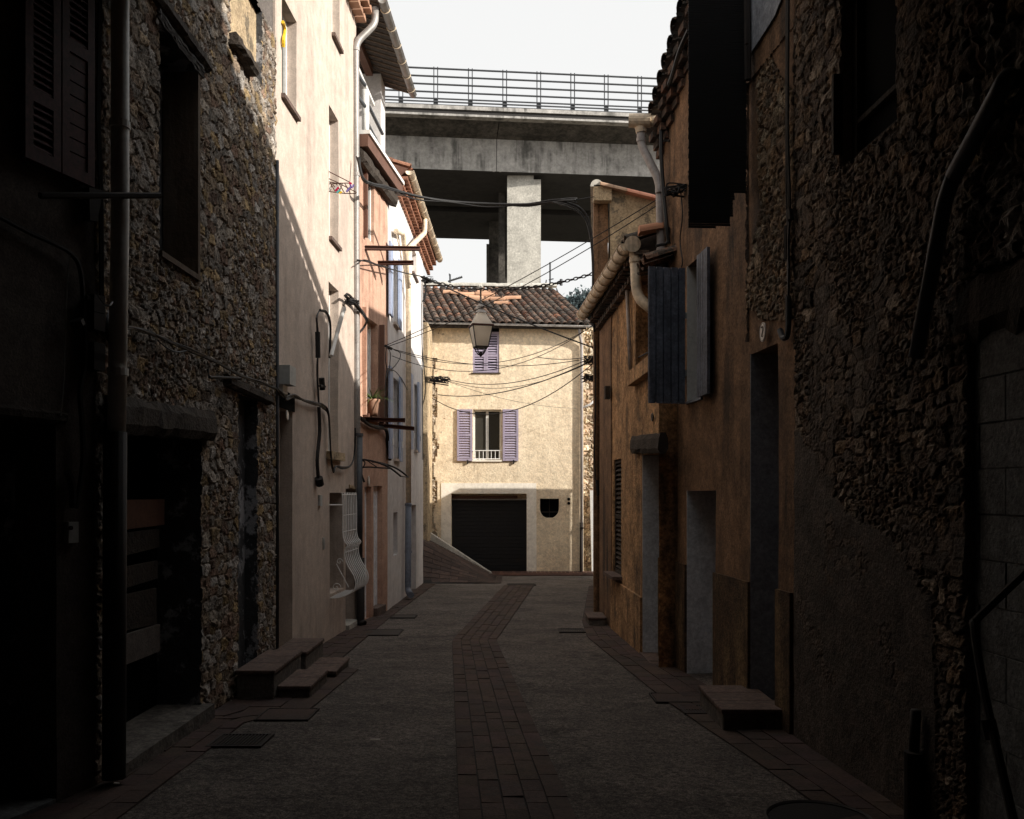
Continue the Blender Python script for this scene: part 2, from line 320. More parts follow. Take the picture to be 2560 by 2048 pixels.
def panel(w, z0, z1, holes, m, parent, step=0.3, disp=None, colf=None, depth=0.3, zt=None, name='wall', u0=0.0, u1=None,
          back=True, thick=3.0, reveal=None, base=None, mask=None, o_base=0.0, smooth=False, **kw):
    """street face of a building with recessed openings: holes are (u0,u1,z0,z1[,depth])"""
    u1 = w.L if u1 is None else u1
    hs = [(h[0], h[1], h[2], h[3], (h[4] if len(h) > 4 else depth)) for h in holes]
    def axis(a, b, cuts):
        n = max(1, int(round((b - a) / step))); base_ = np.linspace(a, b, n + 1)
        cuts = sorted(set(round(c, 4) for c in cuts if a + 1e-3 < c < b - 1e-3))
        keep = [x for x in base_ if all(abs(x - c) > step * 0.4 for c in cuts) or x in (a, b)]
        return np.array(sorted(set(keep) | set(cuts) | {a, b}))
    us = axis(u0, u1, [c for h in hs for c in h[:2]]); zs = axis(z0, z1, [c for h in hs for c in h[2:4]])
    U, Z = np.meshgrid(us, zs, indexing='ij')
    if zt is not None:
        T = zt(U); Zr = np.minimum(Z, T)
    else: Zr = Z
    O = np.full(U.shape, o_base)
    if disp is not None: O = O + disp(U, Zr)
    X = w.A.x + w.U.x * U + w.N.x * O; Y = w.A.y + w.U.y * U + w.N.y * O
    nu, nz = len(us), len(zs)
    V = np.stack([X.ravel(), Y.ravel(), Zr.ravel()], 1)
    uc = (us[:-1] + us[1:]) / 2; zc = (zs[:-1] + zs[1:]) / 2
    hid = np.full((nu - 1, nz - 1), -1)
    for i, h in enumerate(hs):
        inn = ((uc[:, None] > h[0]) & (uc[:, None] < h[1]) & (zc[None, :] > h[2]) & (zc[None, :] < h[3])); hid[inn] = i
    keep = hid < 0
    if zt is not None: keep &= (Z[:-1, :-1] < T[:-1, :-1] - 1e-4) | (Z[1:, :-1] < T[1:, :-1] - 1e-4)
    if mask is not None: keep &= mask(uc[:, None] + 0 * zc[None, :], zc[None, :] + 0 * uc[:, None])
    ii, jj = np.nonzero(keep); a = ii * nz + jj
    F = np.stack([a, a + nz, a + nz + 1, a + 1], 1)
    if w.U.cross(w.V).dot(w.N) < 0: F = F[:, ::-1]
    verts = V.tolist(); faces = F.tolist(); cols = None
    if colf is not None:
        C = colf(U, Zr); cols = [C.reshape(-1, 3)[f].mean(0) if False else None for f in ()] ; CV = C.reshape(-1, 3)
    else: CV = None
    mb = MB(); mb.v = verts; mb.f = [tuple(f) for f in faces]; mb.c = [(1, 1, 1)] * len(faces)
    rv = MB() if reveal is not None else mb
    edgecol = (0.22, 0.18, 0.15) if colf is not None else (1, 1, 1); rv.cc = edgecol
    def vp(i, j): return Vector(V[i * nz + j])
    for i in range(nu - 1):
        for j in range(nz - 1):
            k = hid[i, j]
            if k < 0: continue
            d = hs[k][4]
            for (di, dj, e) in ((-1, 0, ((i, j), (i, j + 1))), (1, 0, ((i + 1, j), (i + 1, j + 1))), (0, -1, ((i, j), (i + 1, j))), (0, 1, ((i, j + 1), (i + 1, j + 1)))):
                a_, b_ = i + di, j + dj
                if 0 <= a_ < nu - 1 and 0 <= b_ < nz - 1 and hid[a_, b_] == k: continue
                p, q = vp(*e[0]), vp(*e[1])
                p2 = w.pt(us[e[0][0]], Zr[e[0]], -d); q2 = w.pt(us[e[1][0]], Zr[e[1]], -d)
                rv.quad(p, q, q2, p2)
    mb.cc = edgecol
    for i in range(nu - 1):        # top return
        j = nz - 1; p, q = vp(i, j), vp(i + 1, j)
        mb.quad(p, q, w.pt(us[i + 1], Zr[i + 1, j], -0.5), w.pt(us[i], Zr[i, j], -0.5))
    for i in (0, nu - 1):
        for j in range(nz - 1):
            p, q = vp(i, j), vp(i, j + 1); mb.quad(p, q, w.pt(us[i], Zr[i, j + 1], -0.5), w.pt(us[i], Zr[i, j], -0.5))
    if back:
        dm = max([h[4] for h in hs] + [0.3]) + 0.012
        zb = z1 if zt is None else float(np.min(Zr[:, -1]))
        w.box(mb, u0 + 0.01, u1 - 0.01, z0, zb - 0.02, -thick, -dm)
    o = mb.build(name, m, parent, smooth=smooth, **kw)
    if CV is not None:
        me = o.data; at = me.color_attributes['tint']; n = F.size
        arr = np.ones((len(me.loops), 4), dtype=np.float32)
        buf = np.empty(len(me.loops) * 4, dtype=np.float32); at.data.foreach_get('color', buf); arr = buf.reshape(-1, 4)
        arr[:n, :3] = CV[F.ravel()]; at.data.foreach_set('color', arr.ravel())
    if reveal is not None: rv.build('reveal', reveal, parent)
    return o

def rubble(seed, cw=0.20, chh=0.12, amp=0.035, pal=None, plaster=None, mort=(0.20, 0.16, 0.125), dark=1.0):
    pal = np.array(pal or [(0.32, 0.28, 0.24), (0.40, 0.36, 0.32), (0.26, 0.20, 0.15), (0.34, 0.24, 0.13), (0.24, 0.15, 0.11), (0.45, 0.41, 0.37), (0.30, 0.27, 0.25)]) * dark
    mort = np.array(mort) * dark
    def core(U, Z):
        wx = U + 0.05 * (fbm(U * 4, Z * 4, seed) - 0.5) + 0.02 * (fbm(U * 14, Z * 14, seed + 3) - 0.5)
        wz = Z + 0.07 * (fbm(U * 3, Z * 3, seed + 7) - 0.5) + 0.02 * (fbm(U * 13, Z * 13, seed + 4) - 0.5)
        f1, f2, idc, gx, gy = voro(wx / cw, wz / chh, seed)
        k1, k2, id2, g2, g3 = voro(wx / (cw * .45), wz / (chh * .55), seed + 21)
        use = vnoise(U * 2.2, Z * 2.6, seed + 31) > 0.56
        edge = np.where(use, (k2 - k1) * 0.6, f2 - f1); idd = np.where(use, id2, idc)
        gx = np.where(use, g2 * .6, gx); gy = np.where(use, g3 * .6, gy)
        s = np.clip((edge - 0.02) / 0.10, 0, 1); s = s * s * (3 - 2 * s)
        pm = np.zeros(U.shape) if plaster is None else plaster(U, Z)
        return s, idd, gx, gy, pm
    def disp(U, Z):
        s, idd, gx, gy, pm = core(U, Z)
        face = 0.45 + 0.55 * h2(np.floor(idd * 997), 3, 1) + gx * (h2(np.floor(idd * 997), 5, 1) - .5) * 1.3 + gy * (h2(np.floor(idd * 997), 6, 1) - .5) * 1.3
        chip = fbm(U * 22, Z * 22, seed + 11) - 0.5
        d = amp * (s * face * .9 + 0.65 * chip * (0.4 + s) + .6 * (fbm(U * 60, Z * 60, seed + 12, 2) - .5)) + 0.012 * (fbm(U * 1.3, Z * 1.3, 5) - .5)
        return d * (1 - pm) + pm * (amp * .75 + 0.022 * (fbm(U * 5, Z * 5, seed + 2) - .5))
    def colf(U, Z):
        s, idd, gx, gy, pm = core(U, Z)
        k = np.floor(idd * 9999) % len(pal); c = pal[k.astype(int)]
        br = 0.55 + 0.8 * h2(np.floor(idd * 9999), 1, 2) + 1.1 * (fbm(U * 34, Z * 34, 8) - .5)
        c = c * br[..., None]
        mo = mort[None, None] * (0.7 + 0.6 * fbm(U * 18, Z * 18, 9))[..., None]
        c = mo * (1 - s[..., None]) + c * s[..., None]
        pl = (np.array((0.085, 0.066, 0.052)) * dark)[None, None] * (0.6 + 0.8 * fbm(U * 4, Z * 4, 19))[..., None]
        return c * (1 - pm[..., None]) + pl * pm[..., None]
    return disp, colf

def soft(seed, a=0.012): return lambda U, Z: a * (fbm(U * 1.1, Z * 1.1, seed, 3) - 0.5) * 2 + a * .4 * (fbm(U * 5, Z * 5, seed + 4, 2) - 0.5)

L1 = Wall((-3.75, 0.92), (-2.45, 5.40), 1)
L2 = Wall((-2.45, 5.40), (-2.40, 9.32), 1)
L3 = Wall((-2.40, 9.32), (-2.27, 13.40), 1)
L4 = Wall((-2.27, 13.40), (-2.07, 15.30), 1)
L5 = Wall((-2.07, 15.30), (-2.07, 21.40), 1)
R1 = Wall((2.32, 1.2), (2.15, 4.34), -1)
R2 = Wall((2.15, 4.34), (2.04, 6.60), -1)
R3 = Wall((2.04, 6.60), (1.66, 10.30), -1)
R4 = Wall((1.53, 9.60), (1.372, 14.30), -1)
GW = Wall((-2.26, 24.8), (1.93, 24.8), 1)

# ================================================================== SETTING: ground
def sheet(name, xs, ys, zf, m, kind='structure'):
    mb = MB(); nx, ny = len(xs), len(ys)
    mb.v = [(x, y, zf(x, y)) for x in xs for y in ys]
    mb.f = [(i * ny + j, (i + 1) * ny + j, (i + 1) * ny + j + 1, i * ny + j + 1) for i in range(nx - 1) for j in range(ny - 1)]
    mb.c = [(1, 1, 1)] * len(mb.f); return mb.build(name, m, kind=kind, smooth=True)
gl = lambda x, y: g(min(max(y, -12), 27)) - 0.03
sheet('ground', [-400, -60, -12, -6, 6, 12, 60, 400], [-200, -12, 0, 10, 20, 27, 60, 150, 500], gl, M['earth'])
def lerp(tab, Y):
    for (a, b), (c, d) in zip(tab, tab[1:]):
        if Y <= c: return b + (d - b) * max(0.0, (Y - a)) / (c - a)
    return tab[-1][1]
LE = [(-8, -2.25), (4.9, -2.07), (7.25, -2.05), (7.35, -1.66), (9.5, -1.58), (9.6, -1.89), (14.4, -1.9), (21.4, -1.76), (22.4, -1.76)]
RE = [(-8, 1.85), (4.0, 1.80), (6.1, 1.55), (7.9, 1.31), (12.0, .98), (13.8, 1.05), (20.7, 1.73), (24.4, 1.9)]
ys = list(np.linspace(-8, 25.0, 331))
mb = MB()
K = 40
for y in ys:
    a, b = -3.9, 3.9
    if y > 21.6: a, b = -1.9, 8.0
    for i in range(K + 1):
        x = a + (b - a) * i / K
        n = 0.010 * float(fbm(np.array(x * 1.6), np.array(y * 1.6), 3, 3) - .5)
        mb.v.append((x, y, g(y) + n))
mb.f = [(j * (K + 1) + i, j * (K + 1) + i + 1, (j + 1) * (K + 1) + i + 1, (j + 1) * (K + 1) + i) for j in range(len(ys) - 1) for i in range(K)]
mb.c = [(1, 1, 1)] * len(mb.f); mb.build('road', M['asphalt'], kind='structure', smooth=True)

def bricks(mb, f0, f1, ya, yb, nac, blen, zoff, along=True, gap=0.003, h=0.05, zf=None, seed=1):
    """bricks between the edge curves x=f0(y) and x=f1(y)"""
    r = random.Random(seed); zf = zf or (lambda x, y: g(y))
    rows = int((yb - ya) / blen)
    for c in range(nac):
        sh = 0.5 * blen * (c % 2)
        for k in range(-1, rows + 1):
            y0, y1 = ya + k * blen + sh + gap / 2, ya + (k + 1) * blen + sh - gap / 2
            y0, y1 = max(y0, ya), min(y1, yb)
            if y1 - y0 < 0.03: continue
            def X(t, y): return f0(y) + (f1(y) - f0(y)) * t
            wd = abs(f1(ya) - f0(ya)); e = .009 / 2 / max(wd, .1)
            t0, t1 = c / nac + e, (c + 1) / nac - e; dz = zoff + r.uniform(-.003, .003)
            tl = r.uniform(-.003, .003)
            q = [(X(t0, y0), y0), (X(t1, y0), y0), (X(t1, y1), y1), (X(t0, y1), y1)]
            top = [Vector((a, b, zf(a, b) + dz + (tl if i in (1, 2) else 0))) for i, (a, b) in enumerate(q)]
            v = r.uniform(.84, 1.16); mb.cc = (v, v * r.uniform(.9, 1.05), v * r.uniform(.85, 1.05))
            k0 = len(mb.v); mb.v += [tuple(p) for p in top] + [(p.x, p.y, p.z - h) for p in top]
            mb.f.append((k0, k0 + 1, k0 + 2, k0 + 3)); mb.c.append(mb.cc)
            for i in range(4):
                j = (i + 1) % 4; mb.f.append((k0 + i, k0 + 4 + i, k0 + 4 + j, k0 + j)); mb.c.append(mb.cc)
def strip(name, tl, tr, ya, yb, nac, blen, zoff, seed):
    mb = MB(); f0 = lambda y: lerp(tl, y); f1 = lambda y: lerp(tr, y)
    bricks(mb, f0, f1, ya, yb, nac, blen, zoff, seed=seed); o = mb.build(name, M['brick'], kind='structure')
    jb = MB(); n = int((yb - ya) / .25)
    for i in range(n):
        a, b = ya + (yb - ya) * i / n, ya + (yb - ya) * (i + 1) / n
        jb.quad((f0(a), a, g(a) + zoff - .008), (f1(a), a, g(a) + zoff - .008), (f1(b), b, g(b) + zoff - .008), (f0(b), b, g(b) + zoff - .008))
    return jb
CLt = [(-8, .2), (2, -.07), (5.31, -.314), (11.7, -.763), (20.8, -.18)]
CRt = [(-8, .8), (2, .54), (5.31, .307), (11.7, -.198), (20.8, .50)]
jb = strip('path', CLt, CRt, 1.0, 20.8, 5, .22, .014, 2); jb.build('path_bed', M['joint'], kind='structure')
jb = strip('pavement', [(-8, -3.7), (0, -3.6), (5.3, -2.47), (9.3, -2.42), (13.4, -2.29), (15.3, -2.08), (22.4, -2.08)], LE, 2.0, 22.0, 3, .22, .013, 3); jb.build('pavement_bed', M['joint'], kind='structure')
jb = strip('pavement', RE, [(-8, 2.6), (4.3, 2.15), (6.6, 2.04), (10.3, 1.64), (10.31, 1.47), (14.3, 1.34), (14.31, 2.2), (20.7, 2.2)], 2.0, 20.6, 3, .22, .013, 4); jb.build('pavement_bed', M['joint'], kind='structure')

# brick ramp rising to the left in front of the garage house
def rampz(x, y):
    t = min(max((-0.45 - x) / 1.85, 0), 1.8); s = min(max((y - 21.4) / 1.2, 0), 1)
    return g(y) + t * 1.0 * s + 0.01
mb = MB(); jb = MB()
r = random.Random(9)
for j in range(18):
    for i in range(9):
        x0 = -4.1 + i * .44 + (j % 2) * .2; y0 = 21.42 + j * .155; x1, y1 = min(x0 + .428, -.25), y0 + .138
        if y0 > 24.2 or x1 - x0 < .05: continue
        v = r.uniform(.75, 1.4); mb.cc = (v, v, v)
        for q in range(2):
            a0_, a1_ = x0 + (x1 - x0) * q / 2, x0 + (x1 - x0) * (q + 1) / 2
            mb.quad(*[(a, b, rampz(a, b) + .012) for a, b in ((a0_, y0), (a1_, y0), (a1_, y1), (a0_, y1))])
for i in range(18):
    a, b = -4.1 + i * .22, -4.1 + (i + 1) * .22
    for j in range(6):
        c, d = 21.3 + j * .55, 21.3 + (j + 1) * .55
        jb.quad(*[(p, q, rampz(p, q) - .03) for p, q in ((a, c), (b, c), (b, d), (a, d))])
mb.build('ramp', M['brick'], kind='structure'); jb.build('ramp_bed', M['joint'], kind='structure')
mb = MB()      # kerb wall along the ramp's back edge
top = [P(1062, 1322, 24.1), P(1078, 1334, 24.1), P(1240, 1441, 24.3), P(1262, 1452, 24.3)]
for a, b in zip(top, top[1:]):
    D = Vector((0, .32, 0))
    mb.quad(a, b, b + D, a + D); lo = Vector((0, 0, -.16))
    mb.quad(a + lo, b + lo, b, a); mb.quad(a + lo - Vector((0, 0, .6)), b + lo - Vector((0, 0, .6)), b + lo, a + lo)
    mb.quad(a + D, b + D, b + D + lo * 6, a + D + lo * 6)
mb.build('ramp_kerb_wall', M['conc2'], label='pale concrete kerb wall sloping down beside the garage door', category='kerb wall', origin=top[1])

# red brick threshold strip in front of the garage
mb = MB(); r = random.Random(4)
for i in range(28):
    for j in range(3):
        x0 = -.55 + i * .11; y0 = 24.18 + j * .2
        v = r.uniform(.9, 1.7); mb.cc = (v * 1.3, v, v * .9)
        mb.quad(*[(a, b, g(24.8) + .05 + (b - 24.2) * .06) for a, b in ((x0, y0), (x0 + .104, y0), (x0 + .104, y0 + .19), (x0, y0 + .19))])
mb.abox(-.56, 2.6, 24.17, 24.79, g(24.8) - .1, g(24.8) + .04)
mb.build('garage_forecourt', M['brick'], kind='structure')

# ================================================================== element builders
def recess_fill(w, h, d, m, name, parent, t=0.03, inset=0.0):
    mb = MB(); w.box(mb, h[0] - .01 + inset, h[1] + .01 - inset, h[2] - .01 + inset, h[3] + .01 - inset, -d - t, -d); return mb.build(name, m, parent)
def frame_bars(mb, w, h, d, fw=0.045, ft=0.04, mull=True, trans=()):
    w.box(mb, h[0], h[0] + fw, h[2], h[3], -d, -d + ft); w.box(mb, h[1] - fw, h[1], h[2], h[3], -d, -d + ft)
    w.box(mb, h[0] + fw, h[1] - fw, h[2], h[2] + fw, -d, -d + ft); w.box(mb, h[0] + fw, h[1] - fw, h[3] - fw, h[3], -d, -d + ft)
    if mull: c = (h[0] + h[1]) / 2; w.box(mb, c - fw * .8, c + fw * .8, h[2] + fw, h[3] - fw, -d + .002, -d + ft + .006)
    for t in trans: z = h[2] + (h[3] - h[2]) * t; w.box(mb, h[0] + fw, h[1] - fw, z - .015, z + .015, -d + .004, -d + ft - .004)
def window(w, h, d, parent, fm, mull=True, trans=(), glass=None):
    f = MB(); frame_bars(f, w, h, d, mull=mull, trans=trans); wi = f.build('window', fm, parent)
    gmb = MB(); w.box(gmb, h[0] + .02, h[1] - .02, h[2] + .02, h[3] - .02, -d - .01, -d + .012); gmb.build('pane', glass or M['glass'], wi)
    return wi
def louvers(mb, O, U, V, N, W_, H_, rails=(0, 1), st=0.06, th=0.035, pitch=0.055, solid=(), tilt=.016):
    """one louvred leaf: stiles, rails at fractions, slats between"""
    B = lambda *a: mb.box(O, U, V, N, *a)
    B(0, st, 0, H_, 0, th); B(W_ - st, W_, 0, H_, 0, th)
    rr = sorted(rails)
    for q in rr:
        z = q * H_; a, b = (z, z + st * 1.2) if q == 0 else ((z - st, z) if q == 1 else (z - st * .6, z + st * .6)); B(st, W_ - st, a, b, 0, th)
    for a, b in zip(rr, rr[1:]):
        z0 = a * H_ + st * (1.2 if a == 0 else .6); z1 = b * H_ - st * (1 if b == 1 else .6)
        if (a, b) in solid:
            n = max(2, int((z1 - z0) / .075))
            for k in range(n):
                y0, y1 = z0 + (z1 - z0) * k / n, z0 + (z1 - z0) * (k + 1) / n; B(st, W_ - st, y0 + .004, y1 - .004, .006, th - .008)
            B(st, W_ - st, z0, z1, .002, .005); continue
        n = int((z1 - z0) / pitch)
        for k in range(n):
            z = z0 + (k + .5) * (z1 - z0) / n
            p = [O + U * st + V * (z + tilt) + N * .004, O + U * (W_ - st) + V * (z + tilt) + N * .004, O + U * (W_ - st) + V * (z - tilt) + N * (th - .004), O + U * st + V * (z - tilt) + N * (th - .004)]
            mb.quad(*p); D = V * .008
            mb.quad(*[q + D for q in p]); mb.quad(p[3], p[2], p[2] + D, p[3] + D)
def planks(mb, O, U, V, N, W_, H_, n=5, th=0.03, bat=()):
    for k in range(n):
        mb.box(O, U, V, N, W_ * k / n + .007, W_ * (k + 1) / n - .007, 0, H_ + random.uniform(-.004, .004), 0, th)
    mb.box(O, U, V, N, .003, W_ - .003, .01, H_ - .01, .004, .008)
    for b in bat: mb.box(O, U, V, N, .01, W_ - .01, H_ * b - .05, H_ * b + .05, th, th + .022)
def sill(w, h, parent, m, out=0.05, th=0.04, ext=0.03, drop=0.0, d=0.12, name='sill'):
    mb = MB(); w.box(mb, h[0] - ext, h[1] + ext, h[2] - th + drop, h[2] + drop + .004, -d + .01, out); return mb.build(name, m, parent)
def rough_bar(a, b, wd, ht, seed, n=14):
    """weathered timber between two points"""
    mb = MB(); a, b = Vector(a), Vector(b); U = (b - a).normalized(); V = Vector((0, 0, 1)); V = (V - U * V.dot(U)).normalized(); N = U.cross(V)
    r = random.Random(seed); prev = None; k = 8
    for i in range(n + 1):
        c = a + (b - a) * (i / n); ring = []
        for j in range(k):
            an = 2 * math.pi * (j + .5) / k; s = 1 + r.uniform(-.13, .13)
            x = max(-1, min(1, math.cos(an) * 1.35)) * wd / 2 * s; y = max(-1, min(1, math.sin(an) * 1.35)) * ht / 2 * s
            ring.append(len(mb.v)); mb.v.append(tuple(c + N * x + V * y))
        if prev:
            for j in range(k): mb.f.append((prev[j], prev[(j + 1) % k], ring[(j + 1) % k], ring[j])); mb.c.append((1, 1, 1))
        else: mb.f.append(tuple(reversed(ring))); mb.c.append((1, 1, 1))
        prev = ring
    mb.f.append(tuple(prev)); mb.c.append((1, 1, 1)); return mb
def tiles(mb, O, E, S, n, rows, pitch, tl, rad, seed=1, n_arc=7, cols=None, up=None, skip=None, jit=1.0, pans=True):
    """barrel tiles: E along the eave, S up the slope (both per-unit), rows overlap"""
    E = E.normalized(); S = S.normalized(); Nn = E.cross(S).normalized()
    if Nn.z < 0: Nn = -Nn
    r = random.Random(seed); ex = tl * .78
    for i in range(n):
        cj = r.uniform(-.012, .012) * jit
        for k in range(rows):
            if skip and skip(i, k): continue
            v = r.uniform(.55, 1.5); q = r.random()
            mb.cc = cols(r) if cols else (v * (1.35 if q > .85 else 1), v, v * (.85 if q > .85 else 1))
            c0 = O + E * ((i + .5) * pitch + cj + r.uniform(-.006, .006) * jit) + S * (k * ex + r.uniform(-.012, .012) * jit) + Nn * (.02 + r.uniform(0, .01) * jit)
            c1 = c0 + S * tl - Nn * (-.012) ; c1 = c0 + S * tl + Nn * -.006
            r0, r1 = rad, rad * .84; rg = []
            for (c, rr) in ((c0, r0), (c1, r1), (c0, r0 - .013)):
                ring = []
                for j in range(n_arc):
                    a = math.pi * j / (n_arc - 1); ring.append(len(mb.v))
                    mb.v.append(tuple(c - E * math.cos(a) * rr + Nn * (math.sin(a) * rr * .9 - .01)))
                rg.append(ring)
            for j in range(n_arc - 1):
                mb.f.append((rg[0][j], rg[0][j + 1], rg[1][j + 1], rg[1][j])); mb.c.append(mb.cc)
                mb.f.append((rg[0][j + 1], rg[0][j], rg[2][j], rg[2][j + 1])); mb.c.append(mb.cc)
            if pans and i < n:
                d0 = c0 + E * pitch * .5 - Nn * .03 - S * .03; d1 = d0 + S * tl; ra = []
                for c in (d0, d1):
                    ring = []
                    for j in range(5):
                        a = math.pi * j / 4; ring.append(len(mb.v)); mb.v.append(tuple(c - E * math.cos(a) * rad * .8 - Nn * math.sin(a) * rad * .5))
                    ra.append(ring)
                for j in range(4): mb.f.append((ra[0][j], ra[0][j + 1], ra[1][j + 1], ra[1][j])); mb.c.append(mb.cc)
def half_gutter(mb, a, b, r=0.065, n=8, wall=.004):
    a, b = Vector(a), Vector(b); U = (b - a).normalized(); H = Vector((0, 0, 1)).cross(U).normalized(); Vv = U.cross(H)
    if Vv.z < 0: Vv = -Vv
    rg = []
    for p in (a, b):
        for rr in (r, r - wall):
            ring = []
            for j in range(n + 1):
                an = math.pi * j / n; ring.append(len(mb.v)); mb.v.append(tuple(p + H * math.cos(an) * rr - Vv * math.sin(an) * rr))
            rg.append(ring)
    for j in range(n):
        mb.f.append((rg[0][j], rg[0][j + 1], rg[2][j + 1], rg[2][j])); mb.f.append((rg[1][j + 1], rg[1][j], rg[3][j], rg[3][j + 1]))
        mb.c += [mb.cc] * 2
    for q in (0, 2):
        mb.f.append(tuple(rg[q])); mb.c.append(mb.cc)
    mb.tube([a + H * r, b + H * r], .008, 5); mb.tube([a - H * r, b - H * r], .008, 5)
def gutter(parent, a, b, m, r=.065, nbr=5, name='gutter', bm=None):
    mb = MB(); half_gutter(mb, a, b, r); go = mb.build(name, m, parent, smooth=True)
    a, b = Vector(a), Vector(b); H = Vector((0, 0, 1)).cross((b - a).normalized())
    for i in range(nbr):
        c = a + (b - a) * ((i + .5) / nbr); br = MB()
        pts = [c + H * math.cos(t) * (r + .007) - Vector((0, 0, 1)) * math.sin(t) * (r + .007) for t in [math.pi * q / 10 for q in range(11)]]
        br.tube(pts, .009, 5); br.build('bracket', bm or m, go)
    return go
def pipe(parent, pts, r, m, name='downpipe', collars=(), n=14, round_=.12):
    """pipe with rounded elbows"""
    pts = [Vector(p) for p in pts]; out = [pts[0]]
    for i in range(1, len(pts) - 1):
        p = pts[i]; a = (pts[i - 1] - p); b = (pts[i + 1] - p); ra = min(round_, a.length * .45, b.length * .45)
        A, B = p + a.normalized() * ra, p + b.normalized() * ra
        for t in np.linspace(0, 1, 6): out.append(A * (1 - t) ** 2 + p * 2 * t * (1 - t) + B * t * t)
    out.append(pts[-1]); mb = MB(); mb.tube(out, r, n); po = mb.build(name, m, parent, smooth=False)
    me = po.data; me.polygons.foreach_set("use_smooth", [len(p.vertices) == 4 for p in me.polygons])
    for c in collars:
        cb = MB(); c = Vector(c); cb.tube([c - Vector((0, 0, .022)), c + Vector((0, 0, .022))], r * 1.16, n); cb.build('collar', m, po)
    return po
def cable_pts(a, b, sag, n=22, wob=0.0, seed=1):
    a, b = Vector(a), Vector(b); r = random.Random(seed)
    return [a + (b - a) * t - Vector((0, 0, 4 * sag * t * (1 - t))) + Vector((r.uniform(-wob, wob), r.uniform(-wob, wob), r.uniform(-wob, wob))) for t in [i / n for i in range(n + 1)]]
def smooth_path(pts, n=6):
    pts = [Vector(p) for p in pts]; out = []
    for i in range(len(pts) - 1):
        p0, p1, p2, p3 = pts[max(i - 1, 0)], pts[i], pts[i + 1], pts[min(i + 2, len(pts) - 1)]
        for k in range(n):
            t = k / n
            out.append(0.5 * ((2 * p1) + (p2 - p0) * t + (2 * p0 - 5 * p1 + 4 * p2 - p3) * t * t + (3 * p1 - p0 - 3 * p2 + p3) * t ** 3))
    return out + [pts[-1]]
def cable(label, pts, r, grp=None, m=None, cat='cable', name='cable', n=6, extra=None):
    mb = MB()
    mb.tube(pts, r, n)
    if extra: extra(mb)
    kw = dict(label=label, category=cat, origin=pts[0])
    if grp: kw['group'] = grp
    return mb.build(name, m or M['cable'], smooth=True, **kw)
def plaque(w, px, py, rw, rh, o, m, label, cat='number plate', ring=None, digits=None):
    c = w.at(px, py, o); mb = MB()
    e = empty('number_plate', c, label, cat)
    pts = [c + w.U * math.cos(a) * rw + w.V * math.sin(a) * rh for a in [2 * math.pi * i / 28 for i in range(28)]]
    mb.prism(pts, w.N * .008); mb.build('plate', m, e)
    rb = MB(); rb.tube([p + w.N * .008 + (c - p) * .10 for p in pts], .003, 5, closed=True); rb.build('rim', ring or M['dkpipe'], e)
    if digits:
        db = MB()
        for seg in digits:
            q = [c + w.U * (-x * rw) * (1 if w.N.x < 0 else -1) * 1 + w.V * y * rh + w.N * .010 for x, y in seg]; db.tube(q, .0035, 5)
        db.build('numeral', M['castiron'], e)
    return e

# ================================================================== LEFT: grey house
e = empty('grey_house', (-3.0, 4.0, 0), 'near left grey stucco house with maroon shutters and a dark doorway', 'house')
hd = L1.hole(-40, 140, (70, 1050), (120, 1990)); hd[2] = -.45
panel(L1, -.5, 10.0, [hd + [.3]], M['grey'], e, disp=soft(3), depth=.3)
recess_fill(L1, hd, .28, M['peel'], 'door', e)
mb = rough_bar(L1.pt(hd[0] - .1, hd[3] + .03, -.02), L1.pt(hd[1] + .06, hd[3] + .03, -.02), .1, .07, 3); mb.build('lintel', M['dkwood'], e)
u0, z0 = L1.uz(58, 404, .05); u1, _ = L1.uz(232, 470, .05); zb = L1.uz(232, 470, .05)[1]
H_ = 1.75; W_ = (u1 - u0) / 2 - .005
for k in (0, 1):
    mb = MB(); louvers(mb, L1.pt(u0 + k * (W_ + .01), zb, .03), L1.U, L1.V, L1.N, W_, H_, rails=(0, .42 if k else .2, .82, 1), st=.055, th=.035, pitch=.04, solid=((0, .42),) if k else ())
    mb.build('shutter', M['maroon'], e)
# near-left doorstep
mb = MB(); a = L1.pt(hd[0] - .3, 0, -.3); L1.box(mb, hd[0] - .4, hd[1] - .02, -.5, L1.uz(118, 2003)[1] * 1.0, -.35, .02)
mb.build('door_step', M['block'], e)

# ================================================================== LEFT: rubble stone house
e = empty('rubble_stone_house', (-2.45, 7.2, 0), 'rubble stone house on the left with a blocked tall window and a boarded doorway', 'house')
hw = L2.hole(395, 490, (490, 165), (493, 695)) + [.26]
hdoor = L2.hole(287, 500, (490, 1083), (500, 1764)) + [.34]; hdoor[2] = -.55
hs = L2.hole(592, 641, (592, 985), (615, 1600)) + [.12]; hs[2] = -.12
hb = L2.hole(572, 652, (612, 0), (612, 155)) + [.05]; hb[3] = hb[2] + 1.3
d_, c_ = rubble(5, .15, .092, .022, dark=.85, mort=(.22, .17, .13), pal=[(0.36, 0.31, 0.26), (0.42, 0.38, 0.34), (0.28, 0.21, 0.15), (0.38, 0.27, 0.14), (0.24, 0.155, 0.11), (0.34, 0.29, 0.235), (0.30, 0.26, 0.22), (0.33, 0.25, 0.17)])
stone2 = panel(L2, -.6, 6.2, [hw, hdoor, hs, hb], M['stone'], e, reveal=M['peel'], step=.0135, disp=d_, colf=c_, smooth=False)
mb = MB(); L2.box(mb, 0, L2.L - .0, 6.2, 9.4, -3.3, -.02)
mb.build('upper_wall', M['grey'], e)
recess_fill(L2, hw, .25, M['peel'], 'blocked_window', e)
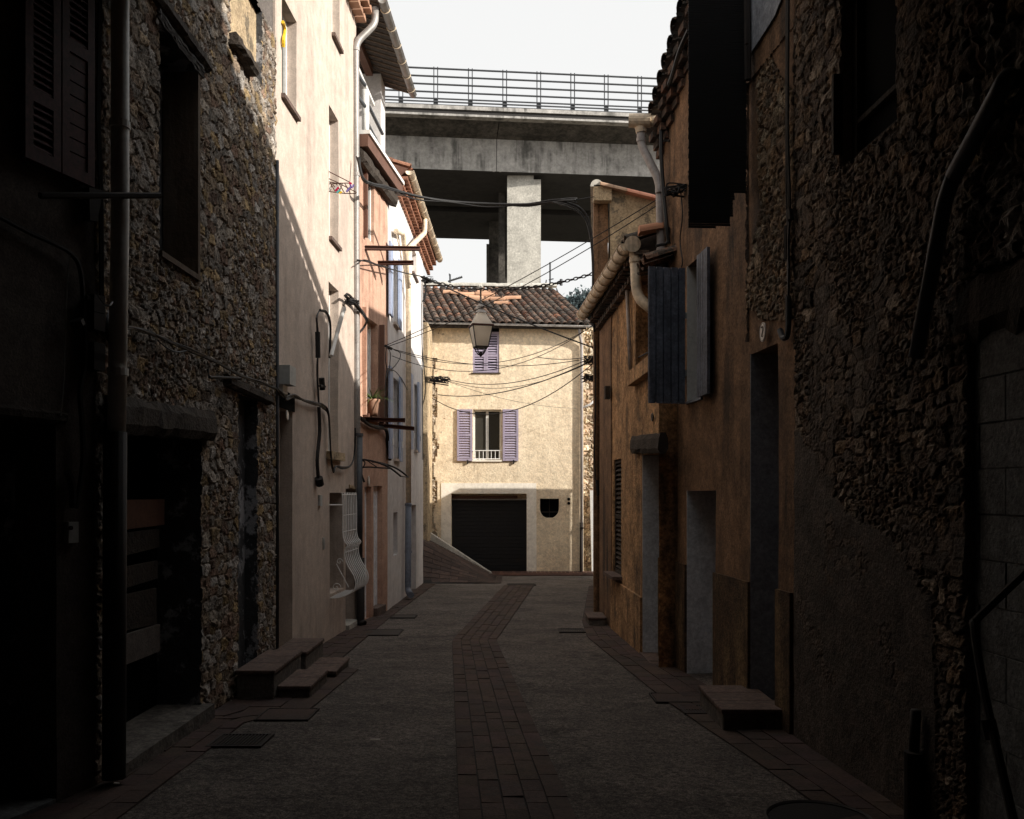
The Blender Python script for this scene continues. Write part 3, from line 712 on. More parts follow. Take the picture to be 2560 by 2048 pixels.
mb = MB(); L2.box(mb, hw[1] - .035, hw[1] + .01, hw[2] - .03, hw[3] - .06, -.24, .03); L2.box(mb, hw[0] - .01, hw[1] + .02, hw[2] - .03, hw[2] + .01, -.25, .035); mb.build('window_frame', M['wood'], e)
mb = rough_bar(L2.at(372, -30, .02), L2.at(512, 168, .02), .12, .09, 5, 20); mb.build('lintel', M['dkwood'], e)
mb = MB()
for k in range(4):
    r = random.Random(k); a = L2.at(395, 20 + k * 6, .05); b = L2.at(508, 172 + k * 7, .07); mb.tube(cable_pts(a, b, .02, 16, .008, k), .012, 5)
mb.build('cable_bundle', M['cable'], e)
recess_fill(L2, hb, .045, M['tan'], 'blocked_window', e, t=.02)
mb = rough_bar(L2.at(578, 95, .03), L2.at(632, 178, .06), .14, .10, 8, 8); mb.build('broken_sill', M['dkwood'], e)
mb = rough_bar(L2.at(268, 1035, .02), L2.at(520, 1065, .02), .16, .22, 6, 22); mb.build('lintel', M['dkwood'], e)
mb = rough_bar(L2.at(560, 950, .02), L2.at(668, 1000, .02), .12, .10, 12, 14); mb.build('lintel', M['dkwood'], e)
mb = MB(); mb.tube([L2.at(520, 925, .03), L2.at(523, 943, .09), L2.at(600, 946, .09)], .012, 6); mb.build('iron_hook', M['castiron'], e)
recess_fill(L2, hs, .11, M['peel'], 'narrow_door', e)
# dark interior of the doorway with old boards
recess_fill(L2, hdoor, .335, M['black'], 'doorway_back', e)
da = .25
def doorbd(x0, x1, ya, yb, yc, yd, m, th=.03):
    a, b, c, d = L2.at(x0, ya, -da), L2.at(x1, yb, -da), L2.at(x1, yd, -da), L2.at(x0, yc, -da)
    mb = MB(); mb.prism([a, b, c, d], L2.N * th); mb.build('door_board', m, e)
doorbd(297, 402, 1250, 1248, 1325, 1312, M['brownsh'])
doorbd(295, 392, 1333, 1322, 1392, 1368, M['dkwood'], .02)
doorbd(292, 385, 1420, 1402, 1474, 1446, M['dkwood'])
doorbd(292, 385, 1490, 1470, 1580, 1560, M['dkwood'], .02)
doorbd(287, 389, 1592, 1561, 1668, 1628, M['grey'], .035)
mb = MB(); mb.tube([L2.at(290, 1483, -.2), L2.at(303, 1505, -.2), L2.at(311, 1530, -.2), L2.at(309, 1600, -.2)], .012, 6); mb.build('hanging_strap', M['plastic'], e)
mb = MB(); mb.prism([L2.at(283, 1826, .02), L2.at(308, 1866, .02), L2.at(283, 1890, .02)], L2.N * -.01); mb.build('corner_card', M['paper'], e)
# concrete threshold
mb = MB(); zt_ = L2.uz(500, 1766, .02)[1]; L2.box(mb, L2.uz(262, 1800)[0], L2.uz(505, 1800)[0], -.5, zt_, -.34, .10); mb.build('threshold', M['stepc'], e)
# downpipe on the joint of the two left houses
pu = L2.at(300, 0, .10)
po = pipe(e, [L2.at(300, -500, .10), L2.at(300, 560, .10), L2.at(291, 1085, .10)], .052, M['whitep'], collars=[L2.at(299, 312, .10), L2.at(294, 930, .10)])
pipe(e, [L2.at(288, 1080, .10), L2.at(285, 1945, .10)], .066, M['castiron'], name='downpipe_foot')
pipe(e, [L2.at(262, 780, -.02), L2.at(283, 850, .06), L2.at(300, 890, .10)], .035, M['dkpipe'], name='side_pipe')

# ================================================================== LEFT: pink house
e = empty('pink_stucco_house', (-2.33, 11.3, -.2), 'tall pale pink stucco house with narrow recessed windows, half sunlit', 'house')
P3 = []
w1 = L3.hole(704, 741, (741, 56), (741, 293)) + [.15]
w2 = L3.hole(831, 850, (850, -300), (852, 130)) + [.15]
w3 = L3.hole(823, 846, (846, 303), (846, 620)) + [.16]
w4 = L3.hole(821, 846, (846, 728), (846, 1134)) + [.16]
d1 = L3.hole(698, 731, (731, 1030), (715, 1590)) + [.28]; d1[2] = -.12
w5 = L3.hole(824, 859, (842, 1232), (842, 1478)) + [.25]
d2 = L3.hole(864, 888, (876, 1222), (876, 1562)) + [.14]; d2[2] = -.27
panel(L3, -.6, 9.6, [w1, w2, w3, w4, d1, w5, d2], M['pink'], e, disp=soft(6, .01))
for h in (w1, w2):
    window(L3, h, .145, e, M['whitep'], mull=False); sill(L3, h, e, M['redtile'], out=.045, d=.15)
for h in (w3, w4): window(L3, h, .155, e, M['whitep'], mull=True)
sill(L3, w3, e, M['redtile'], out=.045, d=.15); sill(L3, w4, e, M['tan'], out=.07, th=.10, ext=.10, d=.15)
window(L3, w5, .24, e, M['dkwood'], mull=True, glass=M['black'])
recess_fill(L3, d1, .275, M['black'], 'door', e)
mb = MB(); L3.box(mb, d1[0] + .12, d1[1] - .3, L3.uz(715, 1140)[1], L3.uz(715, 1132)[1], -.272, -.26); mb.build('letter_slot', M['zinc'], e)
mb = MB(); L3.box(mb, d1[0] - .05, d1[1] + .06, d1[3] + .002, d1[3] + .17, -.02, .012)
for q in range(9): L3.box(mb, d1[0] - .05 + q * .075, d1[0] + q * .075, d1[3] + .171, d1[3] + .171 + random.uniform(.005, .04), -.01, .012)
mb.build('door_head', M['black'], e)
recess_fill(L3, d2, .135, M['brownsh'], 'door', e)
mb = MB(); L3.box(mb, d2[0], d2[1], -.5, d2[2] + .03, -.13, .05); mb.build('door_step', M['conc2'], e)
mb = MB()
mb = rough_bar(L3.at(872, 1216, .0), L3.at(889, 1222, .0), .03, .05, 2, 6); mb.build('stain_board', M['tan'], e)
pipe(e, [L3.pt(-.02, CH + 3.35, .03), L3.pt(-.02, -.3, .03)], .016, M['dkpipe'], name='corner_conduit')
# yellow and black toy hanging in the top window
mb = MB(); mb.tube(smooth_path([L3.at(707, 55, .02), L3.at(712, 75, .0), L3.at(709, 96, .03), L3.at(708, 118, .02)], 4), [.018] * 13, 6)
mb.build('yellow_strap', M['yellow'], None, label='yellow strap hanging in the top window of the pink house', category='strap', origin=L3.at(707, 55, .02))
mb = MB(); L3.box(mb, w1[0] + .02, w1[0] + .05, w1[2] + .1, w1[3] - .1, -.12, -.05); mb.build('window_rail', M['dkpipe'], e)
# white belly grille over the ground floor window
gr = MB(); U_, V_, N_ = L3.U, L3.V, L3.N
ga = L3.uz(824, 1300)[0] - .02; gb = L3.uz(858, 1300)[0] + .03
zt, zb = L3.uz(842, 1232)[1], L3.uz(842, 1480)[1]; Hh = zt - zb
prof = [(.15, 1.0), (.16, .97), (.165, .86), (.165, .70), (.165, .60), (.185, .53), (.225, .49), (.195, .45), (.19, .38), (.23, .29), (.30, .20), (.33, .12), (.30, .05), (.22, .01), (.10, -.02), (.0, -.02)]
for i in range(9):
    u = ga + (gb - ga) * i / 8
    gr.tube(smooth_path([L3.pt(u, zb + Hh * t, o_ * 1.0 + .01) for o_, t in prof], 3), .0085, 5)
for o_, t in ((.165, .98), (.165, .78), (.17, .62), (.19, .42)): gr.tube([L3.pt(ga, zb + Hh * t, o_ + .01), L3.pt(gb, zb + Hh * t, o_ + .01)], .0045, 5)
gr.tube([L3.pt(ga, zb + Hh * .88, -.02), L3.pt(ga, zb + Hh * .88, .18)], .01, 5)
def spiral(c, r0, turns, s=1):
    return [c + N_ * math.cos(a) * r0 * (1 - a / (turns * 6.8)) + V_ * math.sin(a) * r0 * (1 - a / (turns * 6.8)) * s for a in np.linspace(0, turns * 6.28, 22)]
gr.tube(spiral(L3.pt(ga, zb + Hh * .08, .09), .06, 1.3), .005, 5); gr.tube(spiral(L3.pt(ga, zb + Hh * .33, .13), .045, 1.2), .005, 5)
gr.tube([L3.pt(ga, zb + Hh * .31, .09), L3.pt(ga, zb + Hh * .08, .25)], .006, 5)
gr.build('window_grille', M['whiteiron'], e)
mb = MB(); L3.box(mb, L3.uz(806, 1350)[0], L3.uz(811, 1350)[0], L3.uz(808, 1373)[1], L3.uz(808, 1344)[1], -.01, .004)
for k in range(9): z = L3.uz(808, 1345)[1] - k * .016; L3.box(mb, L3.uz(806, 1350)[0], L3.uz(811, 1350)[0], z - .012, z - .006, .004, .012)
mb.build('air_vent', M['plastic'], e)
mb = MB(); L3.box(mb, L3.uz(795, 1250)[0], L3.uz(800, 1250)[0], L3.uz(797, 1265)[1], L3.uz(797, 1238)[1], .0, .03); mb.build('door_bell', M['plastic'], e)
# top: tile cornice at the far corner
mb = MB(); q0 = L3.at(866, 20, .0)
for row in range(2):
    for k in range(4):
        u = L3.L - .05 - k * .2; c = L3.pt(u, 8.45 + row * .12, .0); mb.cc = (1 + random.uniform(-.2, .3),) * 3
        n_ = 7; r1 = .085
        pts = [c + L3.U * math.cos(math.pi * j / n_) * r1 + L3.V * math.sin(math.pi * j / n_) * r1 for j in range(n_ + 1)] + [c + L3.U * -(r1 - .016) + L3.V * 0]
        mb.prism(pts, L3.N * (.14 + row * .09))
mb.build('tile_cornice', M['newtile'], e)
# downpipe at the far corner, fed by the neighbour's gutter
# ================================================================== LEFT: orange house with loggia
e4 = e4o = empty('terracotta_house', (-2.15, 14.4, -.35), 'orange stucco house with a roofed loggia and iron beams, between pink and white houses', 'house')
zl = CH + 5.25
wa = L4.hole(909, 935, (935, 436), (935, 612)) + [.10]
wb = L4.hole(908, 944, (944, 812), (944, 1046)) + [.16]
da1 = L4.hole(911.5, 929, (920, 1217), (920, 1522)) + [.10]; da1[2] = -.35
da2 = L4.hole(934, 956, (945, 1215), (945, 1528)) + [.10]; da2[2] = -.30
panel(L4, -.7, zl, [wa, wb, da1, da2], M['orange'], e4, disp=soft(8, .01))
for h in (da1, da2): recess_fill(L4, h, .085, M['white'], 'door', e4)
mb = MB(); L4.box(mb, da2[0], da2[1], -.6, L4.uz(945, 1516)[1], -.09, .06); mb.build('door_step', M['redtile'], e4)
window(L4, wa, .09, e4, M['whitep'], mull=False); window(L4, wb, .15, e4, M['whitep'], mull=True, glass=M['whitep'])
mb = MB(); L4.box(mb, wa[0] - .03, wa[0] + .04, wa[2] - .05, wa[3] + .05, .0, .06); mb.build('shutter', M['brownsh'], e4)
mb = MB(); L4.box(mb, wb[0] - .05, wb[0] + .0, wb[2] - .02, wb[3] + .1, .0, .06); mb.build('shutter', M['orange'], e4)
mb = MB(); L4.box(mb, wb[1] + .02, wb[1] + .06, wb[2] - .1, wb[3] + .0, .02, .10); mb.build('shutter', M['brownsh'], e4)
sill(L4, wb, e4, M['brownsh'], out=.09, th=.05, d=.15)
# cornice: dark timber moulding, brown soffit and thin white slab edge of the terrace
mb = MB(); mb = rough_bar(L4.pt(-.05, zl - .35, .05), L4.pt(L4.L + .2, zl - .35, .05), .16, .20, 4, 20); mb.build('cornice', M['dkwood'], e4)
mb = MB(); L4.box(mb, -.05, L4.L + .30, zl - .24, zl - .06, -.4, .19); mb.build('terrace_soffit', M['brownsh'], e4)
mb = MB(); L4.box(mb, -.05, L4.L + .30, zl - .058, zl + .0, -3.0, .22); mb.build('terrace_slab', M['whitep'], e4)
# loggia end wall, column, railing, roof
mb = MB(); mb.abox(-4.5, -2.275, 15.95, 16.5, zl, 8.85); mb.build('loggia_wall', M['lilac'], e4)
mb = MB(); cpos = P(913.5, 300, 14.2); mb.tube([(cpos.x, 14.2, zl), (cpos.x, 14.2, CH + (HY - 226) / FOC * 14.2)], .058, 14); mb.build('column', M['whitep'], e4, smooth=True)
for k in (0, 1):
    mb = MB()
    for (ya, yb) in ((13.5, 14.0), (14.35, 15.9)):
        z = zl + .62 + .32 * k; mb.tube([(-2.32, ya, z), (-2.24, yb, z)], .03, 8)
    mb.build('railing', M['dkpipe'], e4)
zg = CH + 7.14
rb = MB(); E0, E1 = Vector((-1.93, 13.38, zg + .06)), Vector((-1.83, 16.55, zg + .06)); SL = Vector((-1, 0, .30)); nk = 17
for k in range(nk):      # corrugated sheets under the roof
    a = E0 + (E1 - E0) * (k / nk); b = E0 + (E1 - E0) * ((k + .5) / nk); c = E0 + (E1 - E0) * ((k + 1) / nk); lo = Vector((0, 0, -.05)); S2 = SL * 2.4
    rb.quad(a, b + lo, b + lo + S2, a + S2); rb.quad(b + lo, c, c + S2, b + lo + S2)
rb.build('roof_soffit', M['soffit'], e4)
rb = MB()  # lighter strips added for the light that corrugation ridges would catch
for k in range(nk):
    a = E0 + (E1 - E0) * ((k + .75) / nk) - Vector((0, 0, .035)); Sd = SL.normalized(); rb.box(a, (E1 - E0).normalized(), Vector((0, 0, 1)), Sd, -.025, .025, -.02, .02, .02, 2.3)
rb.build('ridge_light_strip', M['wood'], e4)
rb = MB(); rb.quad(E0 + Vector((0, 0, .05)), E1 + Vector((0, 0, .05)), E1 + SL * 2.4 + Vector((0, 0, .05)), E0 + SL * 2.4 + Vector((0, 0, .05)))
rb.box(E0, (E1 - E0).normalized(), Vector((0, 0, 1)), Vector((-1, 0, 0)), 0, 3.17, -.02, .05, -.01, .0); rb.build('roof', M['tile'], e4)
rb = MB(); rb.box(E0 + Vector((-.55, 0, -.02)), (E1 - E0).normalized(), Vector((0, 0, 1)), Vector((-1, 0, 0)), .0, 2.5, -.0, .13, 0, .12); rb.build('roof_beam', M['brownsh'], e4)
rb = MB(); rb.box(E0 + Vector((-.52, 0, -.55)), (E1 - E0).normalized(), Vector((0, 0, 1)), Vector((-1, 0, 0)), .0, 2.5, -.0, .06, 0, .05); rb.build('loggia_rail', M['whitep'], e4)
gg = gutter(e4, E0 + Vector((.05, -.05, -.06)), E1 + Vector((.05, 0, -.06)), M['zinc'], r=.062, nbr=6, bm=M['pvcs'])
px_ = lambda x, y, Y: P(x, y, Y)
pipe(e4, [P(938, 22, 13.45), P(938, 60, 13.4), P(889, 108, 13.25), P(889, 215, 13.25), P(891, 900, 13.3), P(896, 1560, 13.3)], .052, M['zinc'], collars=[P(889, 124, 13.25), P(890, 437, 13.27)], n=14)
pipe(e4, [P(897, 1085, 13.3), P(897, 1400, 13.3)], .056, M['dkpipe'], name='downpipe_sleeve', collars=[P(897, 1087, 13.3)])
pipe(e4, [P(901, 1395, 13.28), P(901, 1555, 13.28), P(909, 1562, 13.25)], .062, M['castiron'], name='downpipe_foot')

# ================================================================== LEFT: white-lilac house
e5 = empty('pale_lilac_house', (-2.07, 18.3, -.45), 'whitewashed house with pale blue shutters and a tiled eave, at the bend on the left', 'house')
ze = CH + 5.45
lw = []
def shut_pair(nl, ho, fl, yt, yb, depth=.12):
    h = L5.hole(ho[0], ho[1], ((ho[0] + ho[1]) / 2, yt), ((ho[0] + ho[1]) / 2, yb)) + [depth]; lw.append(h); return h, nl, fl
sp = [shut_pair((973, 978.5), (984, 994), (999, 1003), 948, 1148), shut_pair((1026, 1031), (1035.5, 1041), (1045, 1048.5), 962, 1126), shut_pair((973.5, 976), (983.5, 993), (996.5, 999), 655, 812)]
slit = L5.hole(983.5, 993.5, (988, 1281), (988, 1388)) + [.15]; dr = L5.hole(1026, 1040, (1033, 1263), (1033, 1468)) + [.12]; dr[2] = -.62
nw = L5.hole(1030, 1041, (1036, 626), (1036, 692)) + [.12]
panel(L5, -.8, ze, lw + [slit, dr, nw], M['lilac'], e5, disp=soft(12, .01))
for (h, nl, fl) in sp:
    recess_fill(L5, h, .11, M['whitep'], 'window', e5)
    for q in (nl, fl):
        ua, ub = L5.uz(q[0], 1000, .05)[0], L5.uz(q[1], 1000, .05)[0]; wd = abs(ub - ua); mb = MB()
        planks(mb, L5.pt(min(ua, ub), h[2] - .03, .035), L5.U, L5.V, L5.N, max(wd, .35), h[3] - h[2] + .1, 4, .035); mb.build('shutter', M['lilacsh'], e5)
    sill(L5, h, e5, M['pink'], out=.05, d=.11)
    for (ps, dz) in ((nl[1] + 7, .2), (fl[1] + 6, .22)):
        mb = MB(); u = L5.uz(ps, 1000, .1)[0]; L5.box(mb, u - .04, u + .05, h[2] + dz, h[2] + dz + .11, .0, .09)
        if h[3] < 5: mb.build('shutter_block', M['whitep'], e5)
recess_fill(L5, slit, .14, M['brownsh'], 'slit_window', e5); recess_fill(L5, dr, .115, M['pvc'], 'door', e5); recess_fill(L5, nw, .11, M['pink'], 'niche', e5)
sill(L5, nw, e5, M['redtile'], out=.05, d=.11)
mb = MB(); L5.box(mb, dr[0], dr[1], -.9, dr[2] + .04, -.1, .06); mb.build('door_step', M['conc2'], e5)
GA, GB = Vector((-1.84, 16.5, CH + 5.76)), Vector((-1.80, 22.9, CH + 5.78))
mb = MB()       # two rows of eave tiles under the roof edge (seen from below)
for row in range(3):
    for k in range(30):
        y = 16.55 + k * .21; c = Vector((-2.09, y, ze - .10 + row * .12)); v = random.uniform(.7, 1.3); mb.cc = (v, v * .9, v * .85); r1 = .085
        pts = [c + Vector((0, math.cos(math.pi * j / 6) * r1, math.sin(math.pi * j / 6) * r1)) for j in range(7)]
        mb.prism(pts, Vector((.07 + .075 * row, 0, 0)))
mb.build('tile_cornice', M['brntile'], e5)
mb = MB(); E = (GB - GA).normalized(); tiles(mb, GA + Vector((.0, 0, .07)), E, Vector((-1, 0, .32)), 30, 6, .212, .42, .085, 5)
mb.build('roof', M['brntile'], e5)
mb = MB(); mb.quad(GA + Vector((-.02, 0, .04)), GB + Vector((-.02, 0, .04)), GB + Vector((-2.6, 0, .85)), GA + Vector((-2.6, 0, .85))); mb.quad(GA + Vector((-.02, 0, .0)), GB + Vector((-.02, 0, .0)), Vector((-2.2, GB.y, ze + .18)), Vector((-2.2, GA.y, ze + .18)))
mb.quad(GA + Vector((-.02, 0, .04)), GA + Vector((-2.6, 0, .85)), Vector((-4.4, GA.y, ze)), Vector((-2.2, GA.y, ze)))
mb.build('roof_deck', M['brownsh'], e5)
gutter(e5, GA, GB, M['pvcs'], r=.075, nbr=10)
pipe(e5, [P(1062, 548, 19.2), P(1062, 582, 19.2), L5.at(1022, 622, .09), L5.at(1021, 700, .09), L5.at(1021, 1262, .09)], .052, M['pvcs'], collars=[L5.at(1021, 690, .09), L5.at(1021, 915, .09)])
pipe(e5, [L5.at(1021, 1258, .09), L5.at(1020, 1478, .09), L5.at(1027, 1488, .18)], .06, M['bluepipe'], name='downpipe_foot', collars=[L5.at(1021, 1262, .09), L5.at(1021, 1380, .09)])
pipe(e5, [L5.at(990, 578, .08), L5.at(1008, 585, .08), L5.at(1020, 720, .10)], .045, M['pvcs'], name='branch_pipe')
pipe(e5, [L5.at(990, 580, .08), L5.at(1018, 712, .10)], .010, M['pvcs'], name='stay_wire', round_=.01)

# dark side wall between the white house and the garage house
mb = MB(); mb.abox(-3.2, -2.14, 23.3, 24.7, -.9, 5.9)
mb.build('side_wall', M['tan'], None, label='narrow brown side wall between the white house and the garage house', category='wall', origin=(-2.4, 23.3, 0))

# ================================================================== GARAGE HOUSE at the end of the street
e = empty('garage_house', (-.1, 24.8, g(24.8)), 'cream roughcast house with lavender shutters, black garage door and old tiled roof', 'house')
YF = 24.8
gx = lambda px, Y=YF: (px - CX) / FOC * Y
gz = lambda py, Y=YF: CH + (HY - py) / FOC * Y
def gh(a, b, t, bt, d): return [gx(a) - GW.A.x, gx(b) - GW.A.x, gz(bt), gz(t), d]
hup = gh(1182, 1248, 818, 932, .07); hmw = gh(1183, 1253, 1024, 1151, .17); hgd = gh(1128, 1317, 1234, 1440, .30); hgd[2] = -.85
hvt = gh(1350, 1398, 1247, 1295, .20)
zr = gz(812)
edge = lambda z: .16 + .05 * np.sin(z * 5) + .12 * fbm(z * 2.2, z * 0 + 3, 2)
def maskc(u, z):      # the roughcast has fallen off along the left edge
    return (u > edge(z)) | (z > 5.2)
panel(GW, -.9, zr, [hup, hmw, hgd, hvt], M['crepi'], e, step=.05, disp=lambda U, Z: .012 * (fbm(U * 1.2, Z * 1.2, 4) - .5) + .006 * (fbm(U * 12, Z * 12, 9) - .5), mask=maskc, o_base=.02, thick=7.0)
d_, c_ = rubble(14, .26, .15, .05, pal=[(0.62, 0.50, 0.36), (0.55, 0.42, 0.28), (0.66, 0.56, 0.43), (0.50, 0.40, 0.30)], mort=(.42, .33, .23))
panel(GW, -.9, zr, [], M['stone'], e, step=.03, disp=d_, colf=c_, u0=0, u1=.45, back=False, o_base=-.035, name='exposed_stone')
# corner fillers make the vent's rounded foot
mb = MB(); r_ = (hvt[1] - hvt[0]) / 2; zc_ = hvt[2] + r_ * .95
for s_ in (-1, 1):
    c0 = GW.pt(hvt[0] + r_ + s_ * r_ * 1.02, hvt[2] - .005, .019); arc = [GW.pt(hvt[0] + r_ + s_ * r_ * math.cos(t), zc_ - r_ * math.sin(t), .019) for t in [math.pi / 2 * i / 8 for i in range(9)]]
    mb.prism([c0] + arc, -GW.N * .19)
mb.build('vent_surround', M['crepi'], e); recess_fill(GW, hvt, .19, M['black'], 'vent_opening', e)
mb = MB(); GW.box(mb, hvt[0], hvt[1], hvt[2] + .14, hvt[2] + .17, -.18, -.15); GW.box(mb, hvt[0] + .25, hvt[0] + .27, hvt[2], hvt[3], -.18, -.16); mb.build('vent_bar', M['castiron'], e)
for q in (1248, 1258.5):
    c = GW.pt(gx(1422) - GW.A.x, gz(q), .02); mb = MB(); mb.tube([c, c + GW.N * .02], .042, 14); mb.build('air_hole', M['black'], e)
# smooth surround of the garage door
mb = MB(); a, b, t = gx(1103) - GW.A.x, gx(1341) - GW.A.x, gz(1208)
GW.box(mb, a, hgd[0] + .002, -.9, t, .0, .034); GW.box(mb, hgd[1] - .002, b, -.9, t, .0, .034); GW.box(mb, hgd[0] + .002, hgd[1] - .002, hgd[3] - .002, t, .0, .0342)
mb.build('garage_surround', M['smooth'], e)
mb = MB(); z = -.8; top = gz(1250)
while z < top: GW.box(mb, hgd[0] - .01, hgd[1] + .01, z, min(z + .085, top), -.285, -.262); GW.box(mb, hgd[0] - .01, hgd[1] + .01, z + .085, z + .10, -.29, -.275); z += .1
mb.build('garage_door', M['roller'], e)
mb = MB(); GW.box(mb, hgd[0], hgd[1] - .25, gz(1247), gz(1239.5), -.27, -.20); mb.build('wood_beam', M['brownsh'], e)
mb = MB(); GW.box(mb, hgd[0], hgd[1], gz(1250.5), gz(1248), -.27, -.19); mb.build('door_rail', M['zinc'], e)
# upper window: closed shutters
Wd = hup[1] - hup[0]; Ht = gz(830) - gz(932)
for k in (0, 1):
    mb = MB(); louvers(mb, GW.pt(hup[0] + k * Wd / 2, gz(932), -.03), GW.U, GW.V, GW.N, Wd / 2 - .004, Ht, rails=(0, .42, 1), st=.055, pitch=.062, tilt=.02); mb.build('shutter', M['purple'], e)
mb = MB(); GW.box(mb, hup[0] - .04, hup[1] + .04, hup[2] - .03, hup[2], -.03, .05); mb.build('sill', M['dkwood'], e)
recess_fill(GW, hup, .065, M['black'], 'window_back', e)
wi = window(GW, hmw, .165, e, M['whitep'], mull=True)
for (a, b) in ((1143, 1181), (1257, 1296)):
    mb = MB(); louvers(mb, GW.pt(gx(a) - GW.A.x, gz(1152.5), .035), GW.U, GW.V, GW.N, gx(b) - gx(a), gz(1024) - gz(1152.5), rails=(0, .5, 1), st=.055, pitch=.062, tilt=.02)
    so = mb.build('shutter', M['purple'], e); mb = MB(); u = gx(b) - GW.A.x - .05; GW.box(mb, u - .1, u - .06, gz(1160), gz(1150), .0, .07); mb.build('catch', M['castiron'], so)
mb = MB(); z0_ = hmw[2] + .02
mb.tube([GW.pt(hmw[0] - .02, z0_ + .24, .03), GW.pt(hmw[1] + .02, z0_ + .24, .03)], .012, 6)
for k in range(7):
    if k in (3,): continue
    u = hmw[0] + (hmw[1] - hmw[0]) * (k + .5) / 7; mb.tube([GW.pt(u, z0_, .03), GW.pt(u, z0_ + .24, .03)], .008, 5)
mb.tube([GW.pt(hmw[0] - .02, z0_ + .02, .03), GW.pt(hmw[1] + .02, z0_ + .02, .03)], .01, 6); mb.build('window_guard', M['whiteiron'], e)
mb = MB(); GW.box(mb, hmw[0] - .03, hmw[1] + .03, hmw[2] - .035, hmw[2] + .004, -.15, .06); mb.build('sill', M['smooth'], e)
# roof
OE = Vector((-2.7, 24.52, gz(811, 24.52) + .02)); Ev = Vector((1, 0, -.012)); Sv = Vector((-.85, 4.2, 1.86)) ; Sn = Sv.normalized()
ncol, pit = 23, .212
mb = MB(); tiles(mb, OE, Ev, Sv, ncol, 13, pit, .46, .098, 3)
mb.build('roof', M['tile'], e)
mb = MB(); a = OE - Vector((0, 0, .02)); b = a + Vector((ncol * pit - .2, 0, -.05)); c = b + Sv * 1.05; d = a + Sv * 1.05
mb.quad(a, b, c, d); mb.quad(a + Vector((0, 0, -.08)), b + Vector((0, 0, -.08)), b, a); mb.quad(a + Vector((0, .05, -.08)), b + Vector((0, .05, -.08)), Vector((b.x, 24.95, a.z + .0)), Vector((a.x, 24.95, a.z + .0)))
mb.build('roof_deck', M['dkwood'], e)
mb = MB(); r_ = random.Random(5); xx = -2.8
while xx < 1.15:     # ridge tiles
    c = Vector((xx, OE.y + Sv.y * 1.0 + .05, OE.z + Sv.z * 1.0 + .09 - (xx + 2.8) * .012 + r_.uniform(-.015, .02))); v = r_.uniform(.8, 1.6); mb.cc = (v, v * .95, v * .85)
    pts = [c + Vector((0, math.cos(math.pi * j / 8) * .12, math.sin(math.pi * j / 8) * .12)) for j in range(9)]; mb.prism(pts, Vector((.40, 0, r_.uniform(-.01, .01)))); xx += .38
mb.lathe((gx(1201, 28.8), 28.75, gz(722, 28.8)), [(.12, 0), (.13, .05), (.1, .11), (.0, .14)], 10)
mb.build('ridge', M['conc2'], e)
r_ = random.Random(15)   # loose replacement tiles lying across the roof
for (x, y) in ((1125, 738), (1143, 741), (1168, 744), (1180, 751), (1190, 752), (1205, 742), (1218, 746), (1232, 755), (1244, 756), (1252, 766), (1272, 753), (1284, 753), (1195, 757), (1210, 738)):
    t_ = (y - 811) / (722 - 811.); Y = 24.6 + 4.2 * t_ * .93; c = P(x, y, Y) + Vector((0, 0, .07)); v = r_.uniform(.85, 1.5); mb.cc = (v, v, v * .95)
    ax = Vector((1, r_.uniform(-.1, .1), r_.uniform(-.12, .05))).normalized(); up = Vector((0, -.3, 1)).normalized(); sd = ax.cross(up)
    pts = [c - ax * .2 + sd * math.cos(math.pi * j / 8) * .095 + up * math.sin(math.pi * j / 8) * .085 for j in range(9)]; mb = MB(); mb.cc = (v, v, v * .95); mb.prism(pts, ax * .42); mb.build('loose_tile', M['newtile'], e)
gutter(e, (-2.3, 24.46, gz(805, 24.4)), (2.32, 24.46, gz(815, 24.4)), M['zinc'], r=.04, nbr=6)
pipe(e, [P(1449, 822, 24.55), P(1449, 835, 24.6), P(1454, 860, 24.72), P(1454, 1308, 24.72)], .040, M['pvc'], collars=[P(1454, 905, 24.72)])
pipe(e, [P(1454, 1306, 24.72), P(1453, 1460, 24.72)], .046, M['castiron'], name='downpipe_foot', collars=[P(1454, 1320, 24.68)])
# bare stone flank with a drooping vent pipe
W5 = Wall((1.86, 25.0), (3.2, 25.0), 1)
d_, c_ = rubble(33, .24, .15, .07, pal=[(0.62, 0.52, 0.38), (0.50, 0.40, 0.28), (0.70, 0.60, 0.46), (0.46, 0.34, 0.24), (0.56, 0.44, 0.33)], mort=(.34, .26, .18))
panel(W5, -.9, zr - .05, [], M['stone'], e, step=.03, disp=d_, colf=c_, name='stone_flank')
pipe(e, [P(1459, 1019, 24.75), P(1475, 1012, 24.7), P(1488, 1000, 24.7)], .03, M['whiteiron'], name='waste_pipe')
mb = MB(); mb.prism([P(1475, 1226, 24.8), P(1500, 1226, 24.8), P(1505, 1462, 24.8), P(1480, 1462, 24.8)], Vector((0, .12, 0)))
mb.build('white_gate_post', M['whitep'], None, label='tall white post standing in the sun at the far right corner', category='post', origin=P(1480, 1462, 24.5))

